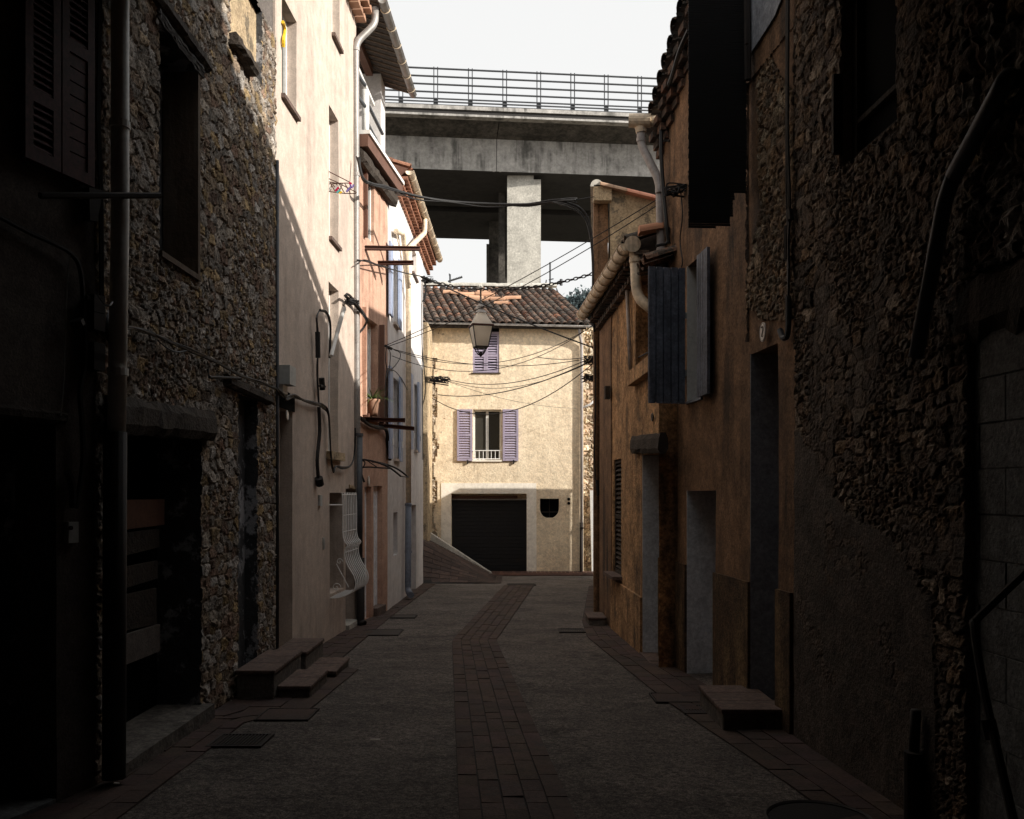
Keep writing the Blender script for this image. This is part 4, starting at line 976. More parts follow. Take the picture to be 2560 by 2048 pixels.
# ================================================================== RIGHT: low ochre house
e = empty('low_ochre_house', (1.45, 12, -.3), 'low ochre roughcast house on the right with sand coloured gutter and tiled eave', 'house')
h1 = R4.hole(1590, 1648, (1592, 700), (1640, 893)) + [.35]
h2_ = R4.hole(1533, 1553, (1545, 1148), (1545, 1437)) + [.08]
h3 = R4.hole(1607, 1662, (1630, 1134), (1630, 1632)) + [.30]; h3[2] = -.24
panel(R4, -.7, CH + 2.72, [h1, h2_, h3], M['ochre'], e, step=.15, disp=lambda U, Z: .02 * (fbm(U * 1.5, Z * 1.5, 4) - .5) + .008 * (fbm(U * 9, Z * 9, 9) - .5), depth=.3, zt=lambda U: np.where(U < .6, CH + 2.3, CH + 2.72))
recess_fill(R4, h1, .34, M['tan'], 'blocked_opening', e); sill(R4, h1, e, M['ochre'], out=.10, th=.16, ext=.06, d=.3)
mb = MB(); mb.tube([R4.at(1594, 895, -.03), R4.at(1640, 871, -.03)], .012, 6); mb.build('washing_bar', M['castiron'], e)
mb = MB(); louvers(mb, R4.pt(h2_[0], h2_[2], -.06), R4.U, R4.V, R4.N, h2_[1] - h2_[0], h2_[3] - h2_[2], rails=(0, .5, 1), st=.05, pitch=.06); mb.build('louvred_window', M['dkwood'], e)
sill(R4, h2_, e, M['redtile'], out=.13, th=.04, ext=.08, d=.07)
recess_fill(R4, h3, .29, M['dkwood'], 'door', e)
mb = MB(); R4.box(mb, h3[1] - .006 - .0, h3[1] + .0 - .0005, h3[2], h3[3], -.285, .003); mb.build('door_reveal', M['white'], e)
mb = MB(); R4.box(mb, h3[0], h3[1], -.6, h3[2] + .004, -.29, .04); mb.build('door_step', M['redtile'], e)
mb = rough_bar(R4.at(1585, 1112, .03), R4.at(1658, 1108, .03), .10, .20, 21, 10); mb.build('lintel', M['dkwood'], e)
mb = MB(); R4.box(mb, R4.uz(1530, 1200)[0], R4.L - .003, -.7, CH + 2.5, .0, .012); mb.build('pilaster', M['brown'], e)
mb = MB(); z = R4.uz(1608, 1495)[1]; R4.box(mb, h3[1] + .02, R4.uz(1531, 1200)[0], -.7, z, .0, .03); mb.build('plinth', M['ochre'], e)
mb = MB(); u = R4.uz(1531, 982)[0]; R4.box(mb, u - .0, u + .12, R4.uz(1531, 997)[1], R4.uz(1531, 965)[1], .03, .10); mb.build('junction_box', M['dkwood'], e)
GA, GB = Vector((1.275, 10.15, CH + 2.74)), Vector((1.09, 14.35, CH + 2.76))
Ee = (GB - GA).normalized(); mb = MB()
tiles(mb, GA + Vector((.02, 0, .03)), Ee, Vector((1, 0, .33)), 19, 12, .22, .45, .098, 8)
tiles(mb, Vector((1.42, 9.62, CH + 2.42)), Ee, Vector((1, 0, .33)), 3, 6, .2, .45, .09, 18)
mb.build('roof', M['tile'], e)
mb = MB(); mb.quad(GA + Vector((.0, 0, .02)), GB + Vector((.0, 0, .02)), GB + Vector((4, 0, 1.34)), GA + Vector((4, 0, 1.34))); mb.quad(GA + Vector((.05, 0, .0)), GB + Vector((.05, 0, .0)), Vector((1.4, GB.y, CH + 2.70)), Vector((1.6, GA.y, CH + 2.70)))
mb.quad(GA, GA + Vector((4, 0, 1.3)), Vector((5.3, GA.y, CH + 2)), Vector((1.5, GA.y, CH + 2.5)))
mb.build('roof_deck', M['soffit'], e)
mb = MB()
for row in range(2):
    for k in range(20):
        c = R4.pt(R4.L - .1 - k * .21, CH + 2.50 + row * .12, .0); r1 = .08; v = random.uniform(.6, 1.2); mb.cc = (v, v, v)
        pts = [c + R4.U * math.cos(math.pi * j / 6) * r1 + Vector((0, 0, 1)) * math.sin(math.pi * j / 6) * r1 for j in range(7)]; mb.prism(pts, R4.N * (.09 + .08 * row))
mb.build('tile_cornice', M['tile'], e)
gutter(e, GA, GB, M['pvcs'], r=.085, nbr=11)
mb = MB(); q = P(1582, 610, 10.12); mb.tube([q, q + Vector((0, .02, 0))], .09, 16); mb.build('gutter_end', M['pvcs'], e)
pipe(e, [P(1586, 622, 10.2), P(1592, 742, 10.2), P(1642, 785, 10.0)], .058, M['pvcs'], collars=[P(1588, 652, 10.2)])
pipe(e, [R4.at(1567, 705, .04), R4.at(1576, 925, .04)], .024, M['pvc'], name='conduit')
mb = MB(); q = P(1643, 585, 10.0); mb.cc = (1.2, 1, .9)
pts = [q + Vector((-.20, 0, 0)) + Vector((0, math.cos(math.pi * j / 8) * .09, math.sin(math.pi * j / 8) * .09)) for j in range(9)]; mb.prism(pts, Vector((.26, .02, .05))); mb.build('ridge_tile', M['newtile'], e)

# plastered tall house behind the low one
e = empty('tan_gable_house', (2.5, 14.5, 0), 'weathered tan gable wall rising behind the low ochre house, capped with tiles', 'house')
YB = 14.4; xl = gx(1487, YB)
mb = MB(); zt0, zt1 = gz(476, YB), gz(500, YB)
mb.prism([(xl + .42 * .6, YB, -.5), (4.5, YB, -.5), (4.5, YB, zt1 - .35), (xl + .24, YB, zt0)], Vector((.62, 6.5, 0))); mb.build('gable_wall', M['tan'], e)
mb = MB(); mb.prism([(xl, YB + .12, -.5), (xl + .05, YB + .12, -.5), (xl + .06, YB + .12, zt0), (xl, YB + .12, zt0)], Vector((.58, 6.3, 0))); mb.abox(xl, xl + .22, YB + .14, YB + .3, -.5, zt0 - .05); mb.build('corner_strip', M['brown'], e)
mb = MB(); mb.abox(xl - .02, xl + .26, YB - .08, YB + .1, zt0 - .18, zt0 + .06); mb.build('corner_cap', M['tan'], e)
mb = MB(); a, b = P(1500, 467, YB - .05), P(1660, 506, YB - .05); n = 5
for i in range(n):
    c = a + (b - a) * (i / n); D = (b - a) / n * 1.08; v = 1.0 if i > 1 else .9; mb.cc = (v * (1.3 if i > 1 else .9), v, v)
    pts = [c + Vector((0, -math.cos(math.pi * j / 8) * .10, math.sin(math.pi * j / 8) * .075)) for j in range(9)]; mb.prism(pts, D)
mb.build('verge_tiles', M['newtile'], e)
mb = MB(); c = P(1492, 466, YB - .08)
pts = [c + Vector((math.cos(math.pi * j / 10) * .10, 0, math.sin(math.pi * j / 10) * .11)) for j in range(11)]; mb.prism(pts, Vector((.5, 5.5, 0))); mb.build('ridge_tile', M['conc2'], e)
mb = MB(); mb.abox(4.2, 8.5, 11.4, 14.3, -.5, CH + 6.2); mb.build('shadow_caster_wing', M['tan'], e)  # hidden block added to cast a shadow on the orange house
mb = MB(); mb.abox(2.3, 5.35, 21.3, 23.2, -.9, CH + 1.95); mb.abox(2.28, 5.37, 21.28, 23.22, CH + 1.95, CH + 2.03)  # unseen block added to shade the foot of the garage front
mb.build('shadow_caster_block', M['tan'], None, label='hidden low tan block added to cast a shadow on the garage house', category='outbuilding', origin=(5, 20, 0))

# ================================================================== RIGHT: brown house
e = empty('ochre_brown_house', (1.85, 8.4, -.2), 'tall ochre brown stucco house on the right with slate blue plank shutters', 'house')
ka = R3.hole(1718, 1789, (1718, 1227), (1740, 1690)) + [.33]; ka[2] = -.28
kb = R3.hole(1877, 1946, (1877, 886), (1890, 1655)) + [.26]; kb[2] = -.10
kw = R3.hole(1718, 1757, (1718, 667), (1718, 1006)) + [.30]
ze3 = lambda U: CH + 3.93 + (R3.L - U) * .50
panel(R3, -.7, CH + 6.0, [ka, kb, kw], M['brown'], e, step=.2, disp=soft(15, .012), zt=ze3, depth=.3, thick=3.2)
mb = MB(); R3.box(mb, 0, R3.L - .05, CH + 3.6, CH + 4.0, -3.2, -.4); mb.build('attic_wall', M['brown'], e)
for h, mm, dd in ((ka, M['white'], .33), (kb, M['bluegrey'], .26), (kw, M['whitep'], .30)):
    mb = MB(); R3.box(mb, h[1] - .008, h[1] + .0005, h[2], h[3], -dd, .004); mb.build('reveal', mm, e)
recess_fill(R3, ka, .32, M['bluegrey'], 'door', e); recess_fill(R3, kb, .25, M['bluegrey'], 'door', e)
window(R3, kw, .29, e, M['dkwood'])
mb = MB(); R3.box(mb, ka[0], ka[1], -.7, ka[2] + .003, -.32, .03); mb.build('door_step', M['conc2'], e)
mb = MB(); R3.box(mb, kb[0], kb[1], -.7, kb[2] + .003, -.25, .02); mb.build('door_step', M['redtile'], e)
mb = MB()
for a, b in ((R3.uz(1990, 1500)[0] + .05, kb[0]), (kb[1], ka[0]), (ka[1], R3.L)):
    mb = MB(); R3.box(mb, a, b, -.7, .86 + random.uniform(-.01, .01), .0, .028); mb.build('plinth', M['plinth'], e)
sill(R3, kw, e, M['bluegrey'], out=.02, th=.02, ext=.0, d=.28)
mb = MB(); R3.box(mb, kb[0] + .02, kb[0] + .17, R3.uz(1937, 1292, -.2)[1], R3.uz(1937, 1258, -.2)[1], -.24, -.12); mb.build('letter_box', M['bluegrey'], e)
# shutters: the far leaf stands out into the street, the near leaf is pulled to
hz0, hz1 = R3.uz(1718, 1010)[1], R3.uz(1718, 672)[1]
mb = MB(); o = R3.pt(kw[1] + .01, hz0, .02); U_ = (R3.N * 1 + R3.U * -.12).normalized(); planks(mb, o, U_, R3.V, -R3.U, .40, hz1 - hz0, 5, .03, bat=()); mb.build('shutter', M['bluesh'], e)
mb = MB(); R3.box(mb, kw[0] - .005, kw[0] + .0, hz0, hz1, .0, .02); o = R3.pt(kw[0] - .38, hz0 + .01, .05); U_ = (R3.U * 1 - R3.N * .04).normalized(); planks(mb, o, U_, R3.V, R3.N, .37, hz1 - hz0 - .02, 5, .03); mb.build('shutter', M['bluesh'], e)
for q in (hz0 + .28, hz1 - .5):
    mb = MB(); R3.box(mb, kw[1] - .0, kw[1] + .05, q, q + .06, .0, .05); mb.build('hinge', M['plastic'], e)
# pale painted patch, bare stone patch
mb = MB(); pts = [R3.at(x, y, .013) for x, y in ((1862, -90), (1962, -90), (1958, -10), (1945, 22), (1938, 40), (1900, 100), (1880, 130), (1869, 146))]; mb.prism(pts, R3.N * .006); mb.build('pale_patch', M['bluegrey'], e)
d_, c_ = rubble(41, .15, .10, .024, dark=.85, pal=[(0.36, 0.27, 0.18), (0.30, 0.20, 0.12), (0.26, 0.18, 0.12), (0.34, 0.28, 0.20)])
poly = [R3.uz(x, y) for x, y in ((1930, 138), (1955, 190), (1990, 230), (1992, 800), (1905, 800), (1893, 780), (1870, 770), (1872, 690), (1890, 600), (1905, 520), (1898, 400), (1898, 195))]
def inpoly(u, z):
    r_ = np.zeros(u.shape, bool); n = len(poly); u = u + .03 * (fbm(u * 9, z * 9, 3) - .5)
    for i in range(n):
        (x0, y0), (x1, y1) = poly[i], poly[(i + 1) % n]
        c = ((y0 > z) != (y1 > z)) & (u < (x1 - x0) * (z - y0) / ((y1 - y0) if y1 != y0 else 1e-9) + x0); r_ ^= c
    return r_
pu = [p[0] for p in poly]; pz = [p[1] for p in poly]
panel(R3, min(pz), max(pz), [], M['stone'], e, step=.016, disp=d_, colf=c_, u0=max(0.002, min(pu)), u1=max(pu), back=False, mask=inpoly, o_base=.004, name='bare_stone_patch')
# dark tiled eave seen from below
mb = MB(); r_ = random.Random(2); n = 19
for k in range(n):
    u = R3.L + .05 - k * .2; z = float(ze3(np.array(u))); v = r_.uniform(.5, 1.1); mb.cc = (v, v * .85, v * .8)
    for row in range(3):
        a = .02 + row * .085; R3.box(mb, u - .195, u - .01, z - .17 + row * .09, z - .095 + row * .09, -.1, .03 + row * .05 + r_.uniform(-.012, .012))
mb.build('eave', M['tile'], e)
mb = MB(); A_ = R3.pt(R3.L + .08, float(ze3(np.array(R3.L))) + .11, .15); B_ = R3.pt(-.0, float(ze3(np.array(0.0))) + .11, .15); tiles(mb, A_, (B_ - A_), -R3.N + Vector((0, 0, .30)), 19, 8, .205, .42, .09, 31, cols=lambda r: (.45 * r.uniform(.6, 1.3),) * 3); mb.build('roof', M['tile'], e)
mb = MB(); U2 = -R3.N + Vector((0, 0, .30)); mb.quad(A_, B_, B_ + U2 * 3.2, A_ + U2 * 3.2); mb.quad(A_, A_ + U2 * 3.2, A_ + U2 * 3.2 - Vector((0, 0, 1.2)), A_ - Vector((0, 0, .2)) - R3.N * .3); mb.build('roof_deck', M['soffit'], e)
# sand coloured gutter outlet and grey downpipe at the corner
q = P(1612, 300, 10.2)
mb = MB(); mb.tube([P(1573, 302, 10.2), P(1627, 302, 10.15)], .075, 16); mb.tube([P(1627, 302, 10.16), P(1672, 303, 10.1)], .062, 14); mb.tube([P(1600, 300, 10.2), P(1601, 312, 10.2), P(1603, 332, 10.2)], [.085, .07, .058], 14); mb.build('gutter_outlet', M['pvcs'], e)
pipe(e, [P(1602, 325, 10.2), P(1603, 362, 10.2), P(1648, 452, 10.05), P(1650, 500, 10.0), P(1653, 640, 10.0), P(1672, 1170, 9.75)], .046, M['pvc'], collars=[P(1603, 350, 10.2), P(1650, 478, 10.0), P(1653, 627, 10.0), P(1668, 1080, 9.8)])
pipe(e, [P(1672, 1165, 9.75), P(1679, 1672, 9.7)], .062, M['castiron'], name='downpipe_foot', collars=[P(1673, 1185, 9.75), P(1675, 1425, 9.72)])
mb = MB(); mb.tube(smooth_path([P(1640, 615, 9.8), P(1652, 612, 9.8), P(1668, 606, 9.8), P(1672, 570, 9.9)], 4), .016, 6); mb.build('pipe_strap', M['cable'], e)

# black blind hanging outside the upper window
YB2 = 7.5; a0 = P(1721, 560, YB2); U_ = Vector((1, .06, 0)).normalized(); N_ = Vector((-U_.y, U_.x, 0)) * -1; mb = MB(); r_ = random.Random(6)
bz = lambda py: CH + (HY - py) / FOC * YB2
bxx = lambda px: (px - 1721) / FOC * YB2
zz = bz(-130); zb = bz(572)
while zz > zb:
    py = HY - (zz - CH) / YB2 * FOC
    te = bxx(1868 if py < 482 else (1838 if py < 500 else (1834 if py < 545 else (1826 if py < 566 else 1790))))
    mb.box(Vector((a0.x, a0.y, 0)), U_, Vector((0, 0, 1)), N_, r_.uniform(-.003, .003), te + r_.uniform(-.004, .004), zz, zz + .016, -.005, .005)
    zz -= .0195
mb.box(Vector((a0.x, a0.y, 0)), U_, Vector((0, 0, 1)), N_, .01, bxx(1826), zb + .05, bz(-130), -.001, .001)
bo = mb.build('slatted_blind', M['castblk'], None, label='long black slatted blind hanging from the upper floor of the brown house', category='blind', origin=(a0.x, a0.y, zb))
mb = MB(); q = R3.at(1868, 0, .03); mb.tube([R3.at(1866, -200, .05), R3.at(1870, 200, .05)], .028, 6); mb.tube([R3.at(1866, 55, .10), R3.at(1867, 110, .10)], .015, 6); mb.build('blind_rail', M['castiron'], bo)

# ================================================================== RIGHT: stone house and block wall
e = empty('dark_stone_house', (2.1, 5.5, -.1), 'dark rubble stone house on the near right, patched with mortar low down', 'house')
kq = R2.hole(2107, 2246, (2107, -600), (2246, 304)) + [.13]; kq[3] = kq[2] + 1.7
bl = [(0, 1330), (0, 0)]
def pm(U, Z):
    zt_ = np.interp(U, [R2.uz(2400, 1)[0], R2.uz(2330, 1)[0], R2.uz(2180, 1)[0], R2.uz(2090, 1)[0], R2.uz(2000, 1)[0]], [.9, 1.05, 1.50, 1.62, 2.0])
    zt_ = zt_ + .25 * (fbm(U * 3, Z * 3, 2) - .5) - 1.8 * np.clip((.30 - U) / .1, 0, 1)
    a = np.clip((zt_ - Z) / .03, 0, 1)
    blob = np.clip((fbm(U * 1.7, Z * 1.7, 44) - .60) / .04, 0, 1) * (Z > 1.2)
    low = np.clip((fbm(U * 2.5, Z * 2.5, 14) - .60) / .03, 0, 1)
    strip_ = np.clip((U - R2.uz(2060, 1)[0]) / .01, 0, 1) * 0
    return np.clip(a * (1 - .3 * low) + blob * .6 * (1 - a), 0, 1)
d_, c_ = rubble(23, .14, .092, .023, pal=[(0.22, 0.165, 0.12), (0.17, 0.115, 0.08), (0.12, 0.09, 0.068), (0.30, 0.235, 0.175), (0.21, 0.14, 0.085), (0.15, 0.105, 0.075)], plaster=pm, mort=(.11, .08, .058), dark=.95)
panel(R2, -.6, 7.8, [kq], M['stone'], e, step=.0135, disp=d_, colf=c_, thick=3.2, zt=lambda U: np.where(U < 1.0, 7.8, CH + 5.78 + (R2.L - U) * .5))
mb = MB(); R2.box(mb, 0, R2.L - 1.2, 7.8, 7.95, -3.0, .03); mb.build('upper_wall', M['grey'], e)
wf = MB(); frame_bars(wf, R2, kq, .12, fw=.07, ft=.06, mull=False, trans=(.16,)); wi = wf.build('window', M['dkwood'], e)
mb = MB(); R2.box(mb, kq[0], kq[1], kq[2], kq[3], -.13, -.10); mb.build('pane', M['black'], wi)
mb = MB(); R2.box(mb, kq[1] + .0, kq[1] + .03, kq[2] + .1, kq[2] + .6, .0, .06); mb.build('frame_post', M['dkwood'], e)
e = empty('concrete_block_wall', (2.2, 3.5, -.1), 'dark grey concrete block infill under an old timber lintel, nearest on the right', 'wall')
mb = MB(); r_ = random.Random(3)
for row in range(22):
    for k in range(9):
        z = -.6 + row * .21; u = .02 + k * .41 - (.2 if row % 2 else 0); v = r_.uniform(.8, 1.2); mb.cc = (v, v, v)
        if z > 2.25: continue
        R1.box(mb, max(u, 0), min(u + .40, R1.L - .02), z, z + .202, -.35, -.028 + r_.uniform(-.003, .003))
R1.box(mb, 0, R1.L, -.6, 2.3, -.4, -.034); mb.build('blocks', M['block'], e)
mb = MB(); R1.box(mb, 0, R1.L + .0, 2.72, 10.5, -3.0, -.005); mb.build('upper_wall', M['grey'], e)
d_, c_ = rubble(63, .22, .14, .06, dark=.55)
panel(R1, 2.60, 4.6, [], M['stone'], e, step=.025, disp=d_, colf=c_, u0=1.6, back=False, name='upper_stone')
mb = rough_bar(R1.at(2412, 775, -.07), R1.pt(.3, R1.uz(2500, 760)[1] + .0, -.07), .18, .36, 17, 30); mb.build('lintel', M['dkwood'], e)

# houses behind the viewpoint; the end one is added to cut skylight
mb = MB(); mb.abox(-6.5, -3.9, -20, 0.9, -.5, 8); mb.build('rear_left_house', M['grey'], None, label='grey house wall at the very near left, beside the viewpoint', category='house', origin=(-4, 0, 0))
mb = MB(); mb.abox(2.36, 6, -20, 1.18, -.5, 8); mb.build('rear_right_house', M['grey'], None, label='grey house wall at the very near right, beside the viewpoint', category='house', origin=(3, 0, 0))
mb = MB(); mb.abox(-6.5, 6, -24, -20.01, -.5, 5); mb.build('skylight_blocker_house', M['grey'], None, label='unseen grey house added behind the viewpoint to block skylight', category='house', origin=(0, -10, 0))
mb = MB(); mb.abox(-4.4, 2.9, -5.0, 4.5, 4.12, 6.4); mb.abox(-2.9, 2.6, 4.5, 5.85, 4.86, 6.4); mb.abox(-4.4, 2.9, -5.3, -5.02, -.5, 6.4); mb.build('skylight_blocker_room', M['grey'], None, label='unseen room added above the viewpoint to block skylight', category='light blocker', origin=(0, -3, 5.1))  # unseen room and end wall added to darken the near lane

# ================================================================== VIADUCT
def VP(px, py, Y0=54.0):
    """point on the viaduct's slightly turned front plane"""
    t = (px - CX) / FOC; Y = (Y0) / (1 - .10 * t * 1.0); return Vector((t * Y, Y, CH + (HY - py) / FOC * Y))
VU = (VP(1600, 300) - VP(1000, 300)); VU = Vector((VU.x, VU.y, 0)).normalized(); VN = Vector((VU.y, -VU.x, 0))
VO = VP(1280, 272)
def vz(py, d=0.0): return CH + (HY - py) / FOC * (VO.y + d)
e = empty('viaduct', (VO.x, VO.y, -6), 'concrete motorway viaduct crossing high behind the village, with steel railings', 'viaduct')
V3 = Vector((0, 0, 1)); ML = -60; MR = 70
zc0 = vz(272); zc1 = vz(296)     # edge beam top / bottom at the centre
mb = MB(); mb.box(VO, VU, V3, VN, ML, MR, zc1 - VO.z + .35, zc0 - VO.z, -.5, .1); mb.box(VO, VU, V3, VN, ML, MR, zc1 - VO.z, zc1 - VO.z + .12, -.5, .02); mb.build('edge_beam', M['concrete'], e)
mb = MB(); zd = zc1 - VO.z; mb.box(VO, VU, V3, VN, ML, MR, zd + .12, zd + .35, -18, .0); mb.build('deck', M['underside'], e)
zb0 = vz(350, 2.3) - VO.z; zb1 = vz(430, 2.35) - VO.z
mb = MB()
p = [(-2.6, zd + .12), (-.15, zd + .12), (-.15, zd + .05), (-2.3, zb0 + .15)]
ob = MB()
for (a, b) in ((ML, -.73), (-.69, MR)):
    for (q0, z0), (q1, z1) in (((0, zd + .12), (-2.3, zb0)), ((-2.3, zb0), (-2.35, zb1))):
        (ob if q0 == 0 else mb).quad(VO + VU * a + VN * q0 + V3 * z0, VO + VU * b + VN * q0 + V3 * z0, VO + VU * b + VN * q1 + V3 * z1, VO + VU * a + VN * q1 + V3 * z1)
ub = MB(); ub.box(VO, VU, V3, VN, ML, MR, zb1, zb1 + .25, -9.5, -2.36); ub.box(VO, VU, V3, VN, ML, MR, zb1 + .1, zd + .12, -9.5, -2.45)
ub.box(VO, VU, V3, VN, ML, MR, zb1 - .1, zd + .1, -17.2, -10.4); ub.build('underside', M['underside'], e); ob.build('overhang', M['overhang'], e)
for k in range(26):
    u = ML + k * 4.9 + 1.2
    mb.box(VO, VU, V3, VN, u, u + .025, zb1 + .02, zb0 - .05, -2.4, -2.342)
for u in (-.95, -.55): mb.box(VO, VU, V3, VN, u, u + .12, zb1 - .02, zb0, -2.4, -2.31)
mb.build('girder', M['concrete'], e)
for i in range(-16, 22):
    u = i * 2.02 - .42; pb = MB(); zt_ = zc0 - VO.z
    for s in (-.11, .11): pb.box(VO, VU, V3, VN, u + s - .028, u + s + .028, zt_, zt_ + 2.30, -.14, -.08)
    pb.box(VO, VU, V3, VN, u - .12, u + .12, zt_ - .05, zt_ + .5, -.12, -.10)
    po = pb.build('railing_post', M['steel'], e)
for k, h in enumerate((2.20, 1.74, 1.28, .83, .44, .26, .07)):
    mb = MB(); mb.box(VO, VU, V3, VN, ML, MR, zt_ + h - .035, zt_ + h + .035, -.11, -.05)
    if k < 4: mb.box(VO, VU, V3, VN, ML, MR, zt_ + h - .01, zt_ + h + .02, -.2, -.16)
    mb.build('rail', M['steel'], e)
# piers
pz = CH + (HY - 436) / FOC * 57
mb = MB(); mb.abox(gx(1268, 57), gx(1352, 57), 57, 58.6, -6, CH + (HY - 449) / FOC * 57); mb.abox(gx(1268, 57), gx(1334, 57), 57, 58.6, CH + (HY - 449) / FOC * 57, pz); mb.build('pier', M['conc2'], e)
mb = MB(); mb.abox(gx(1297, 57), gx(1326, 57), 57.1, 58.4, pz, pz + .3); mb.build('bearing', M['rust'], e)
mb = MB(); mb.abox(gx(1247, 61), gx(1262, 61), 60.2, 61.5, -6, zb1 + VO.z + .2); mb.abox(gx(1262, 61), gx(1285, 61), 61.5, 63, -6, zb1 + VO.z + .2); mb.build('pier', M['overhang'], e)  # rear piers reuse the concrete darkened for shade
mb = MB(); mb.abox(gx(1216, 66), gx(1222, 66), 66, 67.5, -6, CH + (HY - 610) / FOC * 66); mb.abox(gx(1222, 66), gx(1260, 66), 66.3, 68, -6, zb1 + VO.z + .2); mb.build('pier', M['overhang'], e)

# ================================================================== far wooded hill
mb = MB(); nx = 40
hf = lambda x, y: (30 * (1 / (1 + math.exp(-(x - 5) / 1.2)))) * (1 if x < 60 else math.exp(-((x - 60) / 50) ** 2)) * min(1, max(0, (y - 120) / 22)) + g(27) - .1
xs = np.linspace(-160, 200, 240); yy = np.linspace(118, 260, 24)
mb.v = [(x, y, hf(x, y)) for x in xs for y in yy]; ny = len(yy)
mb.f = [(i * ny + j, (i + 1) * ny + j, (i + 1) * ny + j + 1, i * ny + j + 1) for i in range(len(xs) - 1) for j in range(ny - 1)]; mb.c = [(1, 1, 1)] * len(mb.f)
mb.build('hill', M['farleaf'], kind='structure', smooth=True)
mb = MB(); r_ = random.Random(12)
for t in range(700):
    x = r_.uniform(4, 24); y = r_.uniform(140, 190); R = r_.uniform(1.3, 2.6); h = hf(x, y)
    if x / y > .11 or x / y < .0475: continue
    v0 = r_.uniform(.6, 1.4)
    for k in range(90):
        a = r_.uniform(0, 6.28); ph = math.acos(r_.uniform(-.5, 1)); rr = R * r_.uniform(.6, 1.08)
        c = Vector((x + rr * math.sin(ph) * math.cos(a), y + rr * math.sin(ph) * math.sin(a), h + R * .9 + rr * math.cos(ph))); s = r_.uniform(.16, .38)
        d1_ = Vector((r_.uniform(-1, 1), r_.uniform(-1, 1), r_.uniform(-1, 1))).normalized(); d2_ = d1_.orthogonal().normalized(); v = v0 * r_.uniform(.5, 1.5) * 1.1; mb.cc = (v, v, v * 1.35)
        mb.quad(c - d1_ * s, c - d2_ * s, c + d1_ * s, c + d2_ * s)
mb.build('far_wood', M['farleaf'], None, kind='stuff', label='dark pine wood on the far hillside', category='wood')

# distance haze is only the blue put into the wood's colours
# ================================================================== steps, grates, covers
def bevel(o, w=.012):
    m = o.modifiers.new('bevel', 'BEVEL'); m.width = w; m.segments = 2; m.limit_method = 'ANGLE'; return o
def step_block(label, x0, x1, y0, y1, top, slab='redtile', th=.035, gs='concrete steps by the house doors', over=.012):
    e = empty('door_step', (x0, y0, g(y0)), label, 'step', gs)
    mb = MB(); mb.abox(x0, x1, y0, y1, g(y1) - .15, top - th); bevel(mb.build('block', M['stepc'], e), .015)
    mb = MB(); n = max(1, int(round((y1 - y0) / .33)))
    for k in range(n):
        v = random.uniform(.85, 1.15); mb.cc = (v,) * 3; mb.abox(x0 - over, x1 + over, y0 + (y1 - y0) * k / n + .003 - (over if k == 0 else 0), y0 + (y1 - y0) * (k + 1) / n - .003, top - th, top)
    bevel(mb.build('tread', M[slab], e), .008); return e
step_block('higher concrete step with slab top at the narrow stone house door', -2.37, -2.05, 7.92, 8.95, .065)
step_block('lower step in front of the narrow stone house door, nearest the gutter', -2.03, -1.76, 8.0, 8.75, -.085)
step_block('higher step against the pink wall below its black doorway', -2.36, -2.04, 9.1, 9.95, .02)
step_block('lower red topped step before the black doorway of the pink house', -2.02, -1.73, 9.0, 9.75, -.15)
step_block('large single step with reddish top at the foot of the brown house, right', 1.56, 2.0, 6.80, 7.65, -.005)
step_block('small red topped step far along the ochre house, beside the gutter', 1.10, 1.345, 13.2, 13.8, -.20)
def grate(label, x0, x1, y0, y1, n=14):
    zt_ = g((y0 + y1) / 2) + .02; s = -.025
    e = empty('drain_grate', (x0, y0, zt_), label, 'drain grate', 'iron drain grates in the lane')
    U_ = Vector((1, 0, 0)); V_ = Vector((0, 1, s)).normalized(); N_ = Vector((0, -s, 1)).normalized(); O = Vector((x0, y0, g(y0) - .002)); W_, H_ = x1 - x0, y1 - y0
    mb = MB()
    for a in ((0, W_, 0, .02), (0, W_, H_ - .02, H_), (0, .02, .02, H_ - .02), (W_ - .02, W_, .02, H_ - .02)): mb.box(O, U_, V_, N_, a[0], a[1], a[2], a[3], -.01, .02)
    mb.build('frame', M['castiron'], e); mb = MB()
    for k in range(n): u = .02 + (W_ - .04) * (k + .5) / n; mb.box(O, U_, V_, N_, u - (W_ / n) * .22, u + (W_ / n) * .22, .02, H_ - .02, .0, .018)
    mb.build('bars', M['castiron'], e)
    mb = MB(); mb.box(O, U_, V_, N_, .0, W_, .0, H_, -.012, -.008); mb.build('pit', M['black'], e)
grate('near left drain grate beside the brick gutter, nearest the boarded doorway', -2.10, -1.72, 6.30, 6.66)
grate('right drain grate beside the large step', 1.38, 1.74, 7.35, 7.68)
grate('small drain grate at the right edge of the road near the ochre house', .64, 1.00, 12.45, 12.85, 10)
grate('far drain grate across the head of the central brick strip', -.12, .55, 20.85, 21.25, 16)
